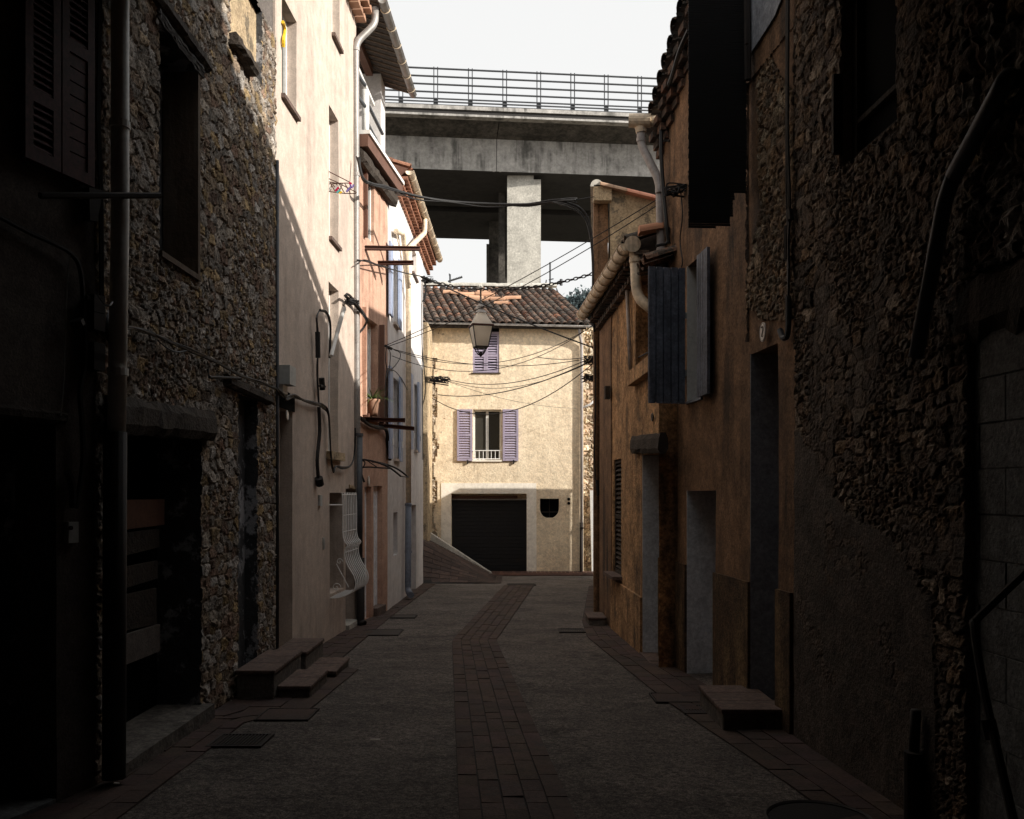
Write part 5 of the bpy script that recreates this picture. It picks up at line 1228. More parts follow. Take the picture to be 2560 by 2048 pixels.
def cover(label, x0, x1, y0, y1, rnd=False, m='castiron'):
    z = g((y0 + y1) / 2) + .012; e = empty('inspection_cover', ((x0 + x1) / 2, (y0 + y1) / 2, z), label, 'inspection cover', 'inspection covers in the lane')
    mb = MB(); c = Vector(((x0 + x1) / 2, (y0 + y1) / 2, z)); 
    if rnd:
        R = (x1 - x0) / 2; mb.tube([c - Vector((0, 0, .03)), c], R, 32); mb.build('lid', M[m], e); mb = MB(); mb.tube([c + Vector((R * 1.06 * math.cos(t), R * 1.06 * math.sin(t), 0)) for t in np.linspace(0, 6.283, 33)[:-1]], .012, 5, closed=True); mb.build('rim', M['castiron'], e)
    else:
        mb.box(Vector((0, 0, 0)), Vector((1, 0, 0)), Vector((0, 1, -.025)), Vector((0, 0, 1)), x0 + .02, x1 - .02, y0 + .02, y1 - .02, z + .025 * (y0 + y1) / 2 - .03, z + .025 * (y0 + y1) / 2 + .002); mb.build('lid', M[m], e)
        mb = MB()
        for a in ((x0, x1, y0, y0 + .012), (x0, x1, y1 - .012, y1), (x0, x0 + .012, y0 + .012, y1 - .012), (x1 - .012, x1, y0 + .012, y1 - .012)): mb.box(Vector((0, 0, 0)), Vector((1, 0, 0)), Vector((0, 1, -.025)), Vector((0, 0, 1)), *a, z + .025 * (y0 + y1) / 2 - .03, z + .025 * (y0 + y1) / 2 + .005)
        mb.build('rim', M['castiron'], e)
cover('paved rectangular cover by the lower left steps', -2.0, -1.58, 7.12, 7.55, m='brick')
cover('dark iron cover below the white grille window', -2.0, -1.50, 12.15, 12.75)
cover('narrow iron cover further along the left gutter, by the orange house', -1.88, -1.5, 14.2, 14.6)
cover('rectangular cover on the right just beyond the large step drain', 1.22, 1.68, 7.80, 8.2, m='brick')
cover('round manhole lid at the very near right corner', 1.35, 1.86, 4.55, 5.05, True, 'joint')
# litter
mb = MB(); q = G(925, 1858); mb.abox(q.x, q.x + .07, q.y, q.y + .015, q.z + .02, q.z + .026)
mb.build('paper_scrap', M['enamel'], None, label='tiny white paper scrap lying on the dark road left of centre', category='litter', origin=q)
mb = MB(); q = G(284, 1982); mb.abox(q.x, q.x + .03, q.y, q.y + .01, q.z + .05, q.z + .055)
mb.build('paper_scrap', M['enamel'], None, label='tiny white paper scrap at the foot of the left downpipe', category='litter', origin=q)

# ================================================================== street lantern
LC = P(1202, 830, 18.0); s = 18.0 / FOC
e = empty('street_lantern', LC, 'old square street lantern hanging on a chain in the middle of the view', 'lantern')
zt_, zb_ = P(1202, 817, 18).z, P(1202, 868, 18).z
A0 = math.radians(14)
def sq(r, z): return [Vector((LC.x + r * math.cos(A0 + math.pi / 4 + k * math.pi / 2), LC.y + r * math.sin(A0 + math.pi / 4 + k * math.pi / 2), z)) for k in range(4)]
rt, rb_ = 27 * s * 1.30, 17 * s * 1.30
T_, B_ = sq(rt, zt_), sq(rb_, zb_)
mb = MB()
for k in range(4): mb.tube([T_[k], B_[k]], .011, 5); mb.tube([T_[k], T_[(k + 1) % 4]], .014, 5); mb.tube([B_[k], B_[(k + 1) % 4]], .013, 5)
mb.prism(sq(rb_, zb_ - .012), Vector((0, 0, .012))); mb.build('frame', M['castiron'], e)
for k in range(4):
    a, b, c, d = T_[k], T_[(k + 1) % 4], B_[(k + 1) % 4], B_[k]; n_ = (b - a).cross(c - a).normalized() * .003
    cc_ = (a + b + c + d) / 4; mb = MB(); mb.prism([cc_ + (q - cc_) * .93 for q in (a, b, c, d)], n_); mb.build('pane', M['milk'], e)
mb = MB(); z1 = P(1202, 795, 18).z; z2 = P(1202, 783, 18).z; q0, q1, q2 = sq(rt * 1.06, zt_ + .01), sq(rt * .62, z1), sq(rt * .40, z2)
for A_, B2 in ((q0, q1), (q1, q2)):
    for k in range(4): mb.quad(A_[k], A_[(k + 1) % 4], B2[(k + 1) % 4], B2[k])
mb.quad(*q2); mb.quad(*reversed(q0)); mb.build('lamp_roof', M['milk'], e)
mb = MB(); [mb.tube([q0[k], q0[(k + 1) % 4]], .018, 5) for k in range(4)]; mb.build('lamp_roof_rim', M['rust'], e)
mb = MB(); mb.lathe((LC.x, LC.y, z2), [(.13, 0), (.09, .04), (.05, .06), (.055, .09), (.09, .11), (.075, .15), (.03, .18), (.012, .2), (.012, .30), (0, .31)], 16); mb.build('finial', M['zinc'], e, smooth=True)
mb = MB()
for k in range(4):
    a = B_[k]; c = Vector((LC.x, LC.y, P(1202, 886, 18).z)); mb.tube(smooth_path([a, a + (c - a) * .3 + Vector((0, 0, -.0)) + (a - c) * .08, c + (a - c) * .35 + Vector((0, 0, -.05)), c], 3), .011, 5)
mb.lathe((LC.x, LC.y, P(1202, 893, 18).z), [(0, 0), (.02, .02), (.045, .05), (.03, .09), (.0, .1)], 10); mb.build('bottom_bracket', M['castiron'], e)
def chain(mb, pts, link=.075, r=.007):
    L_ = 0; out = []
    seg = [(pts[i + 1] - pts[i]).length for i in range(len(pts) - 1)]; tot = sum(seg); n = int(tot / (link * .8))
    for k in range(n):
        t = tot * k / n; i = 0
        while i < len(seg) - 1 and t > seg[i]: t -= seg[i]; i += 1
        c = pts[i] + (pts[i + 1] - pts[i]) * min(1, t / seg[i]); U_ = (pts[i + 1] - pts[i]).normalized(); W_ = U_.cross(Vector((0, 0, 1))) if abs(U_.z) < .9 else U_.orthogonal(); W_.normalize()
        if k % 2: W_ = U_.cross(W_)
        mb.tube([c + U_ * math.cos(a) * link * .5 + W_ * math.sin(a) * link * .26 for a in [6.283 * q / 8 for q in range(8)]], r, 4, closed=True)
mb = MB(); chain(mb, [P(1202, 720, 18), P(1202, 768, 18)]); mb.tube([P(1201, 720, 18), P(1201, 765, 18)], .012, 4); mb.build('chain', M['castiron'], e)
mb = MB(); cp = cable_pts(P(1058, 695, 17.5), P(1202, 724, 18), .05, 10) + cable_pts(P(1202, 724, 18), P(1490, 682, 17.0), .10, 16)[1:]
chain(mb, cp, .10, .012)
mb.build('suspension_chain', M['castiron'], None, label='long iron chain slung across the street carrying the lantern', category='chain', origin=cp[0])

# ================================================================== overhead cables
WG = 'thin cables slung across the end of the street'
def wire(label, a, b, sag, r=.007, **k): return cable(label, cable_pts(a, b, sag), r, WG, name='overhead_cable', n=5, **k)
YA = 20.5
wire('thick black cable from the white house roof down to the ochre house corner', P(1058, 692, 17.5), P(1490, 872, 16.5), .05, .014)
wire('thin cable from the white house corner up to the brown house wall, upper of two', P(964, 864, 15.2), P(1692, 468, 10.0), .10, .006)
wire('thin cable from the white house corner up to the brown house wall, lower of two', P(968, 867, 15.2), P(1697, 478, 10.0), .16, .006)
wire('cable crossing the lavender closed shutters, nearly level', P(966, 868, 15.2), P(1488, 893, 15), .22, .006)
wire('cable sagging between the lantern bottom and the closed shutters', P(985, 875, 15.2), P(1480, 816, 16), .42, .006)
wire('cable rising steeply past the right of the lantern', P(980, 890, 15.2), P(1486, 810, 16), .50, .006)
wire('cable sagging above the open lavender shutters, topmost of the bunch', P(1105, 945, 21.5), P(1488, 890, 16), .30, .008)
wire('cable sagging above the open lavender shutters, second of the bunch', P(1110, 948, 21.5), P(1486, 900, 16), .34, .006)
wire('heavier cable running from left insulator up to the ochre house corner', P(1095, 987, 21.5), P(1488, 897, 16), .25, .010)
wire('deepest sagging cable just over the open window', P(1080, 995, 21.5), P(1487, 905, 16), .62, .009)
wire('faint cable crossing diagonally above the window to the right', P(1110, 950, 21.5), P(1440, 1021, 24.4), .15, .005)
wire('cable with looped end hanging right of the closed shutters', P(1343, 893, 17), P(1486, 890, 16), .05, .007)
mb = MB()
TW = [P(800 + 95, 395, 13.0), P(905, 440, 12.9), P(925, 458, 12.9), P(965, 468, 13.5), P(1040, 490, 14), P(1120, 503, 14.3), P(1220, 510, 14.5), P(1320, 511, 14.4), P(1400, 503, 14.2), P(1440, 500, 14.2)]
def strands(mb):
    for k in range(2):
        r = random.Random(k); mb.tube(smooth_path([q + Vector((r.uniform(-.03, .03), 0, r.uniform(-.05, .03))) for q in TW], 5), .012, 5)
cable('thick twisted black cable crossing in front of the viaduct pier', smooth_path(TW, 5), .020, name='twisted_cable', extra=strands)
def ends(mb):
    mb.tube([P(1440, 500, 14.2), P(1486, 492, 14.3)], .008, 5)
    for k in range(2): mb.tube(smooth_path([P(1380, 505, 14.2), P(1420, 512 + 6 * k, 14.2), P(1455, 535 + 4 * k, 14.25), P(1472, 575, 14.3), P(1480, 640, 14.3), P(1482, 730, 14.3)], 5), .012, 5)
cable('black cable loop dropping down the corner of the tan gable house', smooth_path([P(1400, 503, 14.2), P(1450, 520, 14.25), P(1474, 560, 14.3), P(1482, 640, 14.3), P(1482, 760, 14.3), P(1486, 830, 14.2)], 6), .018, name='dropping_cable', extra=ends)
def chainy(mb):
    mb.tube(smooth_path([L4.at(893, 660, .12), L4.at(912, 650, .15), P(945, 662, 14.6), P(970, 668, 15)], 5), .009, 5)
cable('double cable sagging from the pink house pipe across the white house eave', smooth_path([P(893, 650, 13.2), P(920, 655, 13.5), P(960, 668, 14.5), P(1010, 682, 16), P(1058, 692, 17.5)], 6), .011, name='overhead_cable', extra=chainy)
# tangle at the far left corner
def tangle(mb, c, n, R, r=.006, seed=1, fl=.4):
    q = random.Random(seed)
    for k in range(n):
        p = [c + Vector((q.uniform(-R, R), q.uniform(-R * fl, R * fl), q.uniform(-R * .5, R * .5))) for _ in range(5)]; mb.tube(smooth_path(p, 4), r * q.uniform(.6, 1.5), 4)
mb = MB(); c = P(1090, 948, 21.4); tangle(mb, c, 9, .15, .007, 3, .1); tangle(mb, c + Vector((.22, 0, -.02)), 8, .12, .006, 13, .1)
for k in range(5): a = P(1062, 943 + k * 3, 21.3); mb.tube([a, a + Vector((.55, 0, -.02 * k))], .014, 5)
mb.tube([P(1088, 957, 21.4), P(1083, 962, 21.4)], .035, 6)
mb.build('cable_joint', M['cable'], None, label='black tangle of cable joints fixed to the left corner of the garage house', category='cable joint', origin=c)
mb = MB(); c = P(1068, 700, 17.5); tangle(mb, c, 8, .12, .008, 8, .3); mb.tube(smooth_path([P(1060, 690, 17.5), P(1064, 730, 17.5), P(1058, 755, 17.5)], 4), .02, 5)
mb.build('cable_joint', M['cable'], None, label='black knot of cables below the white house gutter end', category='cable joint', origin=c)
mb = MB(); mb.tube(smooth_path([L5.at(1055, 700, .03), L5.at(1055, 860, .03), P(1062, 940, 21.2), P(1063, 985, 21.2), P(1053, 1022, 21.2)], 5), .012, 5); mb.tube(smooth_path([L5.at(1054, 760, .03), L5.at(1056, 960, .03), L5.at(1057, 1150, .03)], 5), .010, 5)
mb.build('wall_cable', M['cable'], None, label='black cable running down the far edge of the white house', category='cable', origin=L5.at(1055, 700, .03))
mb = MB(); c = P(1478, 900, 16.0); tangle(mb, c, 9, .14, .006, 5, .2); tangle(mb, P(1470, 945, 16), 8, .16, .007, 15, .2); mb.tube([P(1478, 940, 16), P(1481, 950, 16)], .03, 6); mb.tube([P(1490, 860, 15.9), P(1488, 920, 15.9)], .02, 6)
mb.tube(smooth_path([P(1486, 820, 16), P(1478, 800, 16), P(1500, 812, 15.5)], 4), .02, 5)
mb.build('cable_joint', M['cable'], None, label='black tangle of cable joints at the corner of the ochre house', category='cable joint', origin=c)
mb = MB(); mb.tube(smooth_path([P(1487, 850, 14.4), P(1489, 1000, 14.45), P(1486, 1150, 14.45), P(1494, 1240, 14.4)], 6), .012, 5); mb.tube([P(1492, 1200, 14.4), P(1496, 1238, 14.4)], .025, 6)
mb.build('wall_cable', M['cable'], None, label='black cable down the far corner of the low ochre house', category='cable', origin=P(1487, 850, 14.4))
# cable fixed along the brown house corner
mb = MB(); mb.tube(smooth_path([P(1722, 75, 8.6), R3.at(1700, 125, .2), R3.at(1680, 190, .15), P(1662, 240, 9.9), P(1654, 300, 10.0), P(1653, 380, 9.95), P(1658, 470, 9.9), P(1666, 560, 9.8), P(1672, 610, 9.8)], 6), .022, 6)
mb.tube([R3.at(1690, 132, .0), R3.at(1700, 131, .2)], .012, 5); mb.tube([P(1650, 352, 10), R3.at(1674, 352, .0)], .012, 5)
mb.build('wall_cable', M['cable'], None, label='thick black cable curving down the corner of the brown house past its eave', category='cable', origin=P(1654, 300, 10.0))
mb = MB(); tangle(mb, R3.at(1692, 475, .08), 12, .12, .007, 9, .6); mb.tube(smooth_path([R3.at(1702, 482, .03), R3.at(1706, 540, .03), R3.at(1700, 600, .03), R3.at(1706, 650, .03), R3.at(1704, 668, .03)], 5), .007, 5)
mb.build('cable_joint', M['cable'], None, label='small cable knot with a thin wire on the brown house wall above the blue shutters', category='cable joint', origin=R3.at(1692, 475, .05))
# cables along the left fronts
mb = MB()
LPP = [(313, 818), (360, 828), (420, 850), (480, 878), (540, 905), (600, 935), (650, 955), (690, 970)]
for k in range(4):
    r_ = random.Random(k); mb.tube(smooth_path([L2.at(x, y + r_.uniform(-4, 5), .07 + r_.uniform(-.01, .02)) for x, y in LPP], 4), .008, 5)
mb.tube(smooth_path([L2.at(395, 852, .08), L2.at(420, 872, .09), L2.at(445, 880, .09), L2.at(475, 875, .08)], 4), .005, 4)
mb.build('wall_cable', M['cable'], None, label='bundle of black cables running along the rubble stone house front', category='cable', origin=L2.at(313, 818, .07))
mb = MB()
for k in range(4):
    r_ = random.Random(k + 9); mb.tube(smooth_path([L3.at(x, y + r_.uniform(-5, 5), .05 + r_.uniform(-.015, .02)) for x, y in ((690, 972), (704, 985), (716, 997), (735, 990), (760, 1000), (790, 1012), (808, 1016), (820, 1030), (824, 1070), (826, 1120), (829, 1160))], 4), .011, 5)
for k in range(2): mb.tube(smooth_path([L3.at(x, y, .06) for x, y in ((829, 1160), (834, 1176 + 5 * k), (840, 1166), (856, 1168 + 4 * k), (874, 1166), (884, 1148), (888, 1110), (888, 1070))], 4), .012, 5)
mb.tube(smooth_path([L3.at(797, 1018, .04), L3.at(799, 1080, .04), L3.at(793, 1150, .04), L3.at(797, 1205, .04)], 5), .022, 6); mb.tube([L3.at(797, 1195, .05), L3.at(800, 1212, .05)], .05, 8)
mb.build('wall_cable', M['cable'], None, label='black cable bundle sagging across the shaded foot of the pink house', category='cable', origin=L3.at(690, 972, .05))
mb = MB()
for k in range(6):
    r_ = random.Random(k + 3); mb.tube(smooth_path([L3.at(797 + r_.uniform(-2, 2), 1010, .04), L3.at(793 + r_.uniform(-2, 2), 925, .05), L3.at(795, 880, .06), L3.at(793 + r_.uniform(-2, 4), 830, .07), L3.at(791 + r_.uniform(-1, 2), 795, .08), L3.at(800, 777, .08), L3.at(812, 780 + r_.uniform(-2, 3), .08)], 4), .006, 5)
mb.tube(smooth_path([L3.at(800, 776, .08), L3.at(815, 780, .08), L3.at(824, 800, .07), L3.at(826, 830, .06), L3.at(824, 895, .06)], 5), .016, 6)
mb.tube([L3.at(804, 945, .06), L3.at(806, 975, .06)], .035, 7); mb.tube([L3.at(800, 965, .07), L3.at(812, 967, .07)], .018, 6); mb.tube([L3.at(794, 830, .07), L3.at(795, 895, .07)], .03, 7)
mb.build('cable_loop', M['cable'], None, label='looped black cables with junction pieces hanging on the sunlit edge of the pink wall', category='cable', origin=L3.at(797, 1010, .05))
mb = MB(); mb.tube([L3.at(860, 768, .22), L3.at(843, 832, .14)], .028, 10); mb.tube([L3.at(843, 832, .14), L3.at(828, 890, .12)], .024, 10)
mb.build('waste_pipe', M['whitep'], None, label='slanting white pipe across the lower recessed window of the pink house', category='pipe', origin=L3.at(843, 832, .14))
mb = MB(); tangle(mb, L3.at(880, 755, .12), 9, .10, .007, 4, 1.0); mb.tube(smooth_path([L3.at(862, 740, .1), L3.at(872, 737, .12), P(895, 765, 13.1), P(912, 790, 13.3), P(918, 800, 13.4), P(910, 818, 13.5), P(898, 832, 13.3)], 5), .018, 5)
for k in range(3): mb.tube(smooth_path([L3.at(864, 738, .1), P(890, 760 + 4 * k, 13.1), P(912, 785 + 5 * k, 13.3), P(916, 802 + 3 * k, 13.4)], 4), .010, 5)
mb.build('cable_joint', M['cable'], None, label='black cable knot around the downpipe between pink and orange houses', category='cable joint', origin=L3.at(880, 755, .1))
mb = MB(); mb.tube(smooth_path([L4.at(902, 1045, .05), L4.at(920, 1060, .06), L4.at(940, 1068, .06), L4.at(965, 1074, .06), P(970, 1110, 15.2), P(975, 1150, 15.4)], 5), .03, 6)
mb.build('wall_cable', M['cable'], None, label='black cable bundle under the iron beams of the orange house', category='cable', origin=L4.at(902, 1045, .05))
mb = MB(); c = L5.at(970, 868, .10); q = random.Random(3)
for pts in ([(966, 868), (975, 880), (975, 905), (972, 925), (966, 945)], [(975, 870), (998, 880), (1000, 895), (985, 918), (968, 928)], [(966, 868), (964, 900), (968, 925)], [(970, 922), (990, 930), (1008, 955), (1018, 975)], [(968, 925), (964, 950), (963, 1000), (963, 1050)]):
    mb.tube(smooth_path([L5.at(x, y, .08) for x, y in pts], 5), .008, 5)
mb.tube([L5.at(964, 865, .06), L5.at(978, 872, .12)], .025, 6)
mb.build('wall_cable', M['cable'], None, label='thin looping wires fixed on the near edge of the white house', category='cable', origin=c)
mb = MB(); mb.tube(smooth_path([L1.at(-40, 520, .04), L1.at(60, 575, .04), L1.at(130, 607, .05), L1.at(175, 632, .05), L1.at(200, 670, .05), L1.at(208, 745, .05)], 6), .014, 6)
mb.tube(smooth_path([L1.at(209, 745, .05), L1.at(213, 900, .05), L1.at(200, 975, .05), L1.at(205, 1060, .05), L1.at(207, 1160, .05), L1.at(190, 1270, .05)], 6), .016, 6)
for y in (760, 805, 880, 905): mb.box(L1.at(203, y + 20, .0), L1.U, L1.V, L1.N, 0, .09, 0, .10, .0, .09)
mb.tube(smooth_path([L1.at(168, 1180, .04), L1.at(180, 1210, .04), L1.at(183, 1270, .04)], 4), .02, 6); mb.tube([L1.at(213, 745, .06), L1.at(232, 752, .06)], .02, 6); mb.tube([L1.at(190, 800, .08), L1.at(196, 815, .08)], .04, 7)
mb.build('wall_cable', M['cable'], None, label='black cable with junction blocks hanging on the near grey wall', category='cable', origin=L1.at(208, 745, .05))
mb = MB(); mb.tube(smooth_path([L1.at(175, 632, .05), L1.at(169, 700, .04), L1.at(163, 850, .04), L1.at(159, 960, .04), L1.at(152, 1040, .04)], 5), .004, 4); mb.tube(smooth_path([L1.at(180, 634, .05), L1.at(215, 690, .05), L2.at(255, 755, .1), L2.at(272, 764, .15), L2.at(281, 755, .15)], 5), .005, 4)
mb.build('white_wire', M['plastic'], None, label='thin pale wire with a hooked end on the near grey wall', category='wire', origin=L1.at(175, 632, .05))
mb = MB()
for k in range(2): mb.tube([L1.at(249 + 4 * k, -60, .06), L1.at(243 + 5 * k, 300, .06), L1.at(250 + 5 * k, 480, .06), L1.at(252 + 5 * k, 760, .06)], .009, 5)
mb.build('riser_cable', M['cable'], None, label='pair of black cables running down beside the near left downpipe', category='cable', origin=L1.at(245, 300, .05))
mb = MB(); mb.tube([L1.at(100, 489, .10), P(400, 489, 5.6)], .018, 6); mb.prism([L1.at(205, 470, .02), L1.at(240, 478, .02), L1.at(226, 556, .02), L1.at(207, 552, .02)], L1.N * .05)
mb.build('bracket_bar', M['castiron'], None, label='black iron bar and wedge bracket under the maroon shutters', category='bracket', origin=L1.at(205, 489, .05))
e = empty('door_bell_box', L1.at(172, 1330, .0), 'pale rectangular bell box on the near grey wall', 'bell box')
mb = MB(); a = L1.uz(159, 1330)[0]; b = L1.uz(184, 1330)[0]; L1.box(mb, a, b, L1.uz(172, 1357)[1], L1.uz(172, 1305)[1], .0, .035); mb.build('case', M['plastic'], e)
mb = MB(); c = L1.at(175, 1320, .036); mb.tube([c, c + L1.N * .012], .012, 10); mb.build('button', M['castiron'], e)
# cable riser on the right wall and slanting drain
mb = MB()
for k in range(3): mb.tube(smooth_path([R3.at(1967 + 3 * k, -150, .05), R3.at(1966 + 2 * k, 300, .05), R3.at(1967 + 4 * k, 500, .05), R3.at(1972 - k, 640, .05), R3.at(1971, 750, .04)], 5), .009, 5)
mb.tube([R3.at(1975, 525, .06), R3.at(1977, 550, .06)], .025, 6); mb.tube([R3.at(1967, 565, .05), R3.at(1966, 650, .05)], .02, 6)
mb.build('riser_cable', M['cable'], None, label='black cables down the joint of brown house and dark stone house', category='cable', origin=R3.at(1967, 300, .05))
mb = MB(); mb.tube(smooth_path([R3.at(1971, 740, .04), R3.at(1970, 830, .04), R3.at(1958, 845, .05), R3.at(1950, 825, .05)], 5), .022, 8)
mb.build('conduit', M['dkpipe'], None, label='curved brown conduit end below the cables on the right wall', category='conduit', origin=R3.at(1971, 740, .04))
e = empty('slanting_drainpipe', R2.at(2380, 430, .09), 'dark grey plastic drainpipe slanting down the dark stone wall', 'drainpipe')
pipe(e, [R2.at(2523, 190, .00), R2.at(2512, 205, .10), R2.at(2385, 440, .10)], .040, M['dkpipe'], name='upper_pipe', round_=.05)
pipe(e, [R2.at(2388, 430, .10), R2.at(2362, 500, .10), R2.at(2290, 893, .10)], .037, M['dkpipe'], name='lower_pipe', collars=[])
e = empty('drain_stub', R2.at(2285, 1900, .09), 'short grey pipe on a thick iron foot at the dark stone wall', 'drain')
mb = MB(); mb.tube([R2.at(2290, 1775, .05), R2.at(2284, 1885, .05)], .026, 12); mb.build('pipe', M['castiron'], e, smooth=True)
mb = MB(); mb.tube([R2.at(2284, 1880, .06), R2.at(2284, 2120, .06)], .048, 12); mb.build('foot', M['castiron'], e)
# handrail near right
mb = MB(); mb.tube(smooth_path([P(2640, 1360, 2.9), P(2450, 1540, 3.2), P(2436, 1570, 3.2), P(2455, 1700, 3.1), P(2480, 1820, 3.0), P(2540, 2080, 2.8)], 5), .014, 8); mb.tube([P(2470, 1800, 3.02), P(2482, 1850, 3.0)], .024, 8)
mb.tube([P(2640, 1360, 2.9), P(2640, 1360, 2.9) + Vector((.0, -1.2, .0))], .014, 8); mb.tube([P(2540, 2080, 2.8), Vector((P(2540, 2080, 2.8).x, 2.75, -.1))], .014, 8)
mb.build('handrail', M['castiron'], None, label='bent black iron handrail at the near right edge', category='handrail', origin=P(2480, 1820, 3.0))
# meter box on the pink house corner
e = empty('meter_box', L3.at(705, 935, 0), 'pale grey plastic meter box at the near corner of the pink house', 'meter box')
mb = MB(); a, b = L3.uz(693, 935)[0], L3.uz(709, 935)[0]; L3.box(mb, a, b, L3.uz(700, 963)[1], L3.uz(700, 916)[1], .0, .13); mb.build('case', M['plastic'], e)
mb = MB(); L3.box(mb, a + .03, b - .03, L3.uz(700, 984)[1], L3.uz(700, 962)[1], .01, .05); mb.build('duct', M['whitep'], e)
# number plates
plaque(L3, 717.5, 1038.5, .055, .055, .02, M['enamel'], 'small oval white enamel number plate above the black doorway of the pink house')
plaque(L4, 921.5, 1202, .05, .075, .01, M['enamel'], 'small oval cream number plate over the orange house doors')
plaque(R3, 1908.5, 830.5, .062, .075, .035, M['enamel'], 'oval pale number plate above the tall blue grey doorway, right', ring=M['zinc'],
       digits=[[(-.25, .45), (.0, .6), (.22, .45), (.22, .2), (-.25, -.45), (.25, -.45)]])
plaque(R4, 1631.5, 1043, .045, .045, .01, M['castiron'], 'small dark oval number plate above the timber lintel of the ochre house', ring=M['zinc'])

# ================================================================== iron beams, awning frame, clothes rack, plant, antennas
def beam(label, a, b, hh=.062):
    mb = MB(); a, b = Vector(a), Vector(b); U_ = (b - a).normalized(); N_ = U_.cross(Vector((0, 0, 1))).normalized()
    for z0, z1, w_ in ((-hh / 2, -hh / 2 + .012, .035), (hh / 2 - .012, hh / 2, .035), (-hh / 2 + .012, hh / 2 - .012, .006)): mb.box(a, U_, Vector((0, 0, 1)), N_, 0, (b - a).length, z0, z1, -w_, w_)
    mb.build('iron_beam', M['rust'], None, label=label, category='iron beam', group='rusty iron beams sticking out of the orange house', origin=a)
a = L4.at(912, 620, 0); beam('upper rusty iron beam nearer the pink house', a, Vector((a.x + .80, a.y + .35, P(1013, 622, a.y + .35).z)))
def bm2(lbl, p0, p1, out):
    a = L4.at(p0[0], p0[1], -.02); Y = a.y
    for _ in range(5):
        X = (p1[0] - CX) / FOC * Y; Y = a.y + .1 * (X - a.x)
    beam(lbl, a, P(p1[0], p1[1], Y))
bm2('upper rusty iron beam nearer the white house', (942, 658), (1034, 657), .8)
bm2('lower rusty iron beam, the higher one of the pair by the plant window', (912, 1049), (1013, 1051), .8)
bm2('lower rusty iron beam, the lower one of the pair ending by the blue shutters', (945, 1063), (1036, 1072), .8)
mb = MB(); a = L4.at(889, 1158, .02); Ya = a.y
arc = [P(889, 1148, Ya), P(915, 1150, Ya), P(945, 1157, Ya + .05), P(975, 1170, Ya + .05), P(1002, 1191, Ya + .05)]; mb.tube(smooth_path(arc, 5), .014, 6)
mb.tube(smooth_path([P(889, 1170, Ya), P(920, 1168, Ya), P(955, 1170, Ya), P(975, 1171, Ya)], 4), .011, 6)
mb.tube(smooth_path([P(905, 1168, Ya), P(904, 1185, Ya), P(911, 1206, Ya)], 4), .014, 6)
mb.tube(smooth_path([P(900, 1150, Ya), P(912, 1155, Ya), P(908, 1168, Ya), P(896, 1167, Ya)], 4), .010, 6); mb.tube([P(918, 1152, Ya), P(945, 1170, Ya)], .008, 5)
mb.tube([x + Vector((0, 1.0, 0)) for x in smooth_path(arc, 5)], .014, 6)
for k in (0, 2, 4): mb.tube([arc[k], arc[k] + Vector((0, 1.0, 0))], .010, 5)
mb.build('awning_frame', M['castiron'], None, label='curved black iron canopy frame over the orange house doors', category='canopy frame', origin=a)
# folding clothes rack with pegs
e = empty('clothes_rack', L3.at(835, 465, .1), 'small wire clothes rack with coloured pegs at the pink house window', 'clothes rack')
mb = MB(); q = lambda x, y, o: L3.at(x, y, o)
Yr = L3.at(822, 460, 0).y
S = lambda x, y, dy=0.0: P(x, y, Yr + dy)
for a, b in (((822, 429), (875, 456)), ((822, 447), (848, 458)), ((848, 458), (875, 458)), ((822, 455), (846, 459)), ((822, 460), (862, 458)), ((822, 479), (862, 484)), ((862, 484), (888, 484)), ((850, 460), (891, 481)), ((891, 481), (888, 485)), ((825, 455), (837, 478)), ((832, 461), (845, 480)), ((862, 459), (876, 484)), ((848, 460), (862, 484)), ((825, 478), (830, 460)), ((856, 460), (850, 475)), ((840, 458), (850, 476))):
    mb.tube([S(*a), S(*b)], .006, 4)
mb.build('wire_frame', M['rust'], e)
for m_, pts in (('violet', [(866, 480), (872, 472), (878, 468)]), ('violet', [(876, 462), (880, 470), (884, 462)]), ('red', [(838, 478), (842, 474), (846, 468)]), ('plastic', [(837, 472), (842, 468), (846, 465)]), ('teal', [(842, 482), (847, 478), (851, 476)]), ('yellow', [(848, 484), (852, 481), (855, 482)]), ('plastic', [(821, 474), (824, 470), (827, 474)]), ('red', [(873, 457), (876, 463), (878, 457)])):
    mb = MB(); mb.tube([S(*p) for p in pts], .014, 5); mb.build('clothes_peg', M[m_], e)
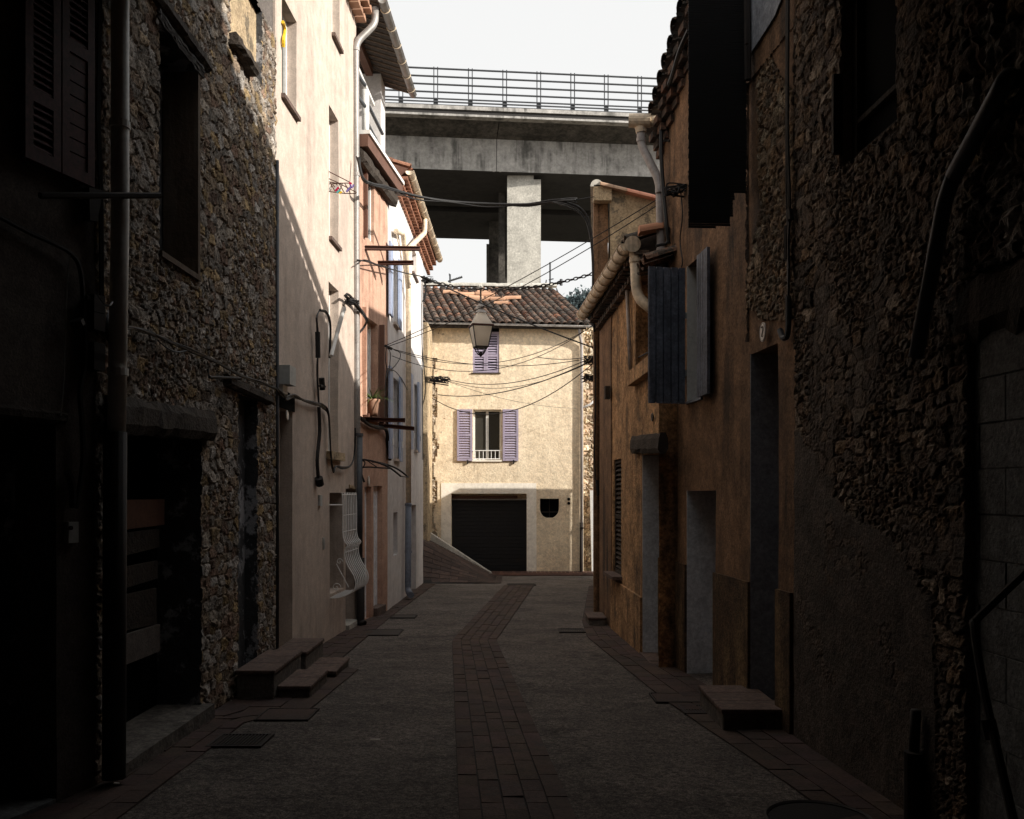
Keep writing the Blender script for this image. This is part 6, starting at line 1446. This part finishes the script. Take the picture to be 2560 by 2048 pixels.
# plant in a terracotta pot
Yp = 13.9
e = empty('potted_plant', P(930, 1040, Yp), 'spiky green plant in a terracotta pot on the orange house window ledge', 'potted plant')
mb = MB(); c = P(931, 1040, Yp); mb.lathe(c, [(0, 0), (.075, 0), (.10, .20), (.115, .22), (.115, .25), (.09, .25), (.085, .22)], 16); mb.build('pot', M['newtile'], e, smooth=True)
mb = MB(); r_ = random.Random(8); c2 = c + Vector((0, 0, .25))
for k in range(58):
    a = r_.uniform(0, 6.28); L_ = r_.uniform(.25, .52); up = r_.uniform(.25, 1.3); d = Vector((math.cos(a), math.sin(a), up)).normalized(); w_ = Vector((-math.sin(a), math.cos(a), 0)) * .012; p = c2.copy(); v = r_.uniform(.6, 1.6); mb.cc = (v, v, v * .9)
    for s_ in range(4):
        d = (d + Vector((0, 0, -.22))).normalized(); p2 = p + d * L_ / 4; w2 = w_ * (1 - (s_ + 1) / 4.2) / (1 - s_ / 4.2); mb.quad(p - w_, p + w_, p2 + w2, p2 - w2); p, w_ = p2, w2
mb.build('leaves', M['leaf'], e)
def antenna(label, px, y0, y1, Y, elems):
    e = empty('aerial', P(px, y1, Y), label, 'aerial', 'television aerials above the roofs'); mb = MB(); mb.tube([P(px, y1, Y), P(px, y0, Y)], .03, 5); mb.build('mast', M['steel'], e)
    mb = MB()
    for (a, b, c, d, w_) in elems: mb.tube([P(a, b, Y), P(c, d, Y)], w_ * 1.6, 4)
    mb.build('elements', M['steel'], e)
antenna('aerial with a long toothed boom above the left of the tiled roof', 1125, 686, 726, 30, [(1120, 704, 1156, 693, .018), (1123, 684, 1127, 708, .01)] + [(1130 + 4 * k, 703 - 1.3 * k, 1130 + 4 * k, 698 - 1.3 * k, .012) for k in range(7)])
antenna('tall aerial with box shaped elements above the right of the tiled roof', 1375, 656, 742, 30, [(1375, 718, 1402, 706, .02), (1384, 716, 1388, 708, .012), (1392, 713, 1396, 704, .012), (1403, 698, 1403, 714, .03), (1366, 700, 1364, 712, .012), (1360, 720, 1364, 733, .012), (1391, 721, 1396, 733, .012), (1372, 700, 1384, 697, .012)])
# small wall vegetation stains / cracks are part of the materials
print('objects', len(bpy.data.objects), 'verts', sum(len(m.vertices) for m in bpy.data.meshes))
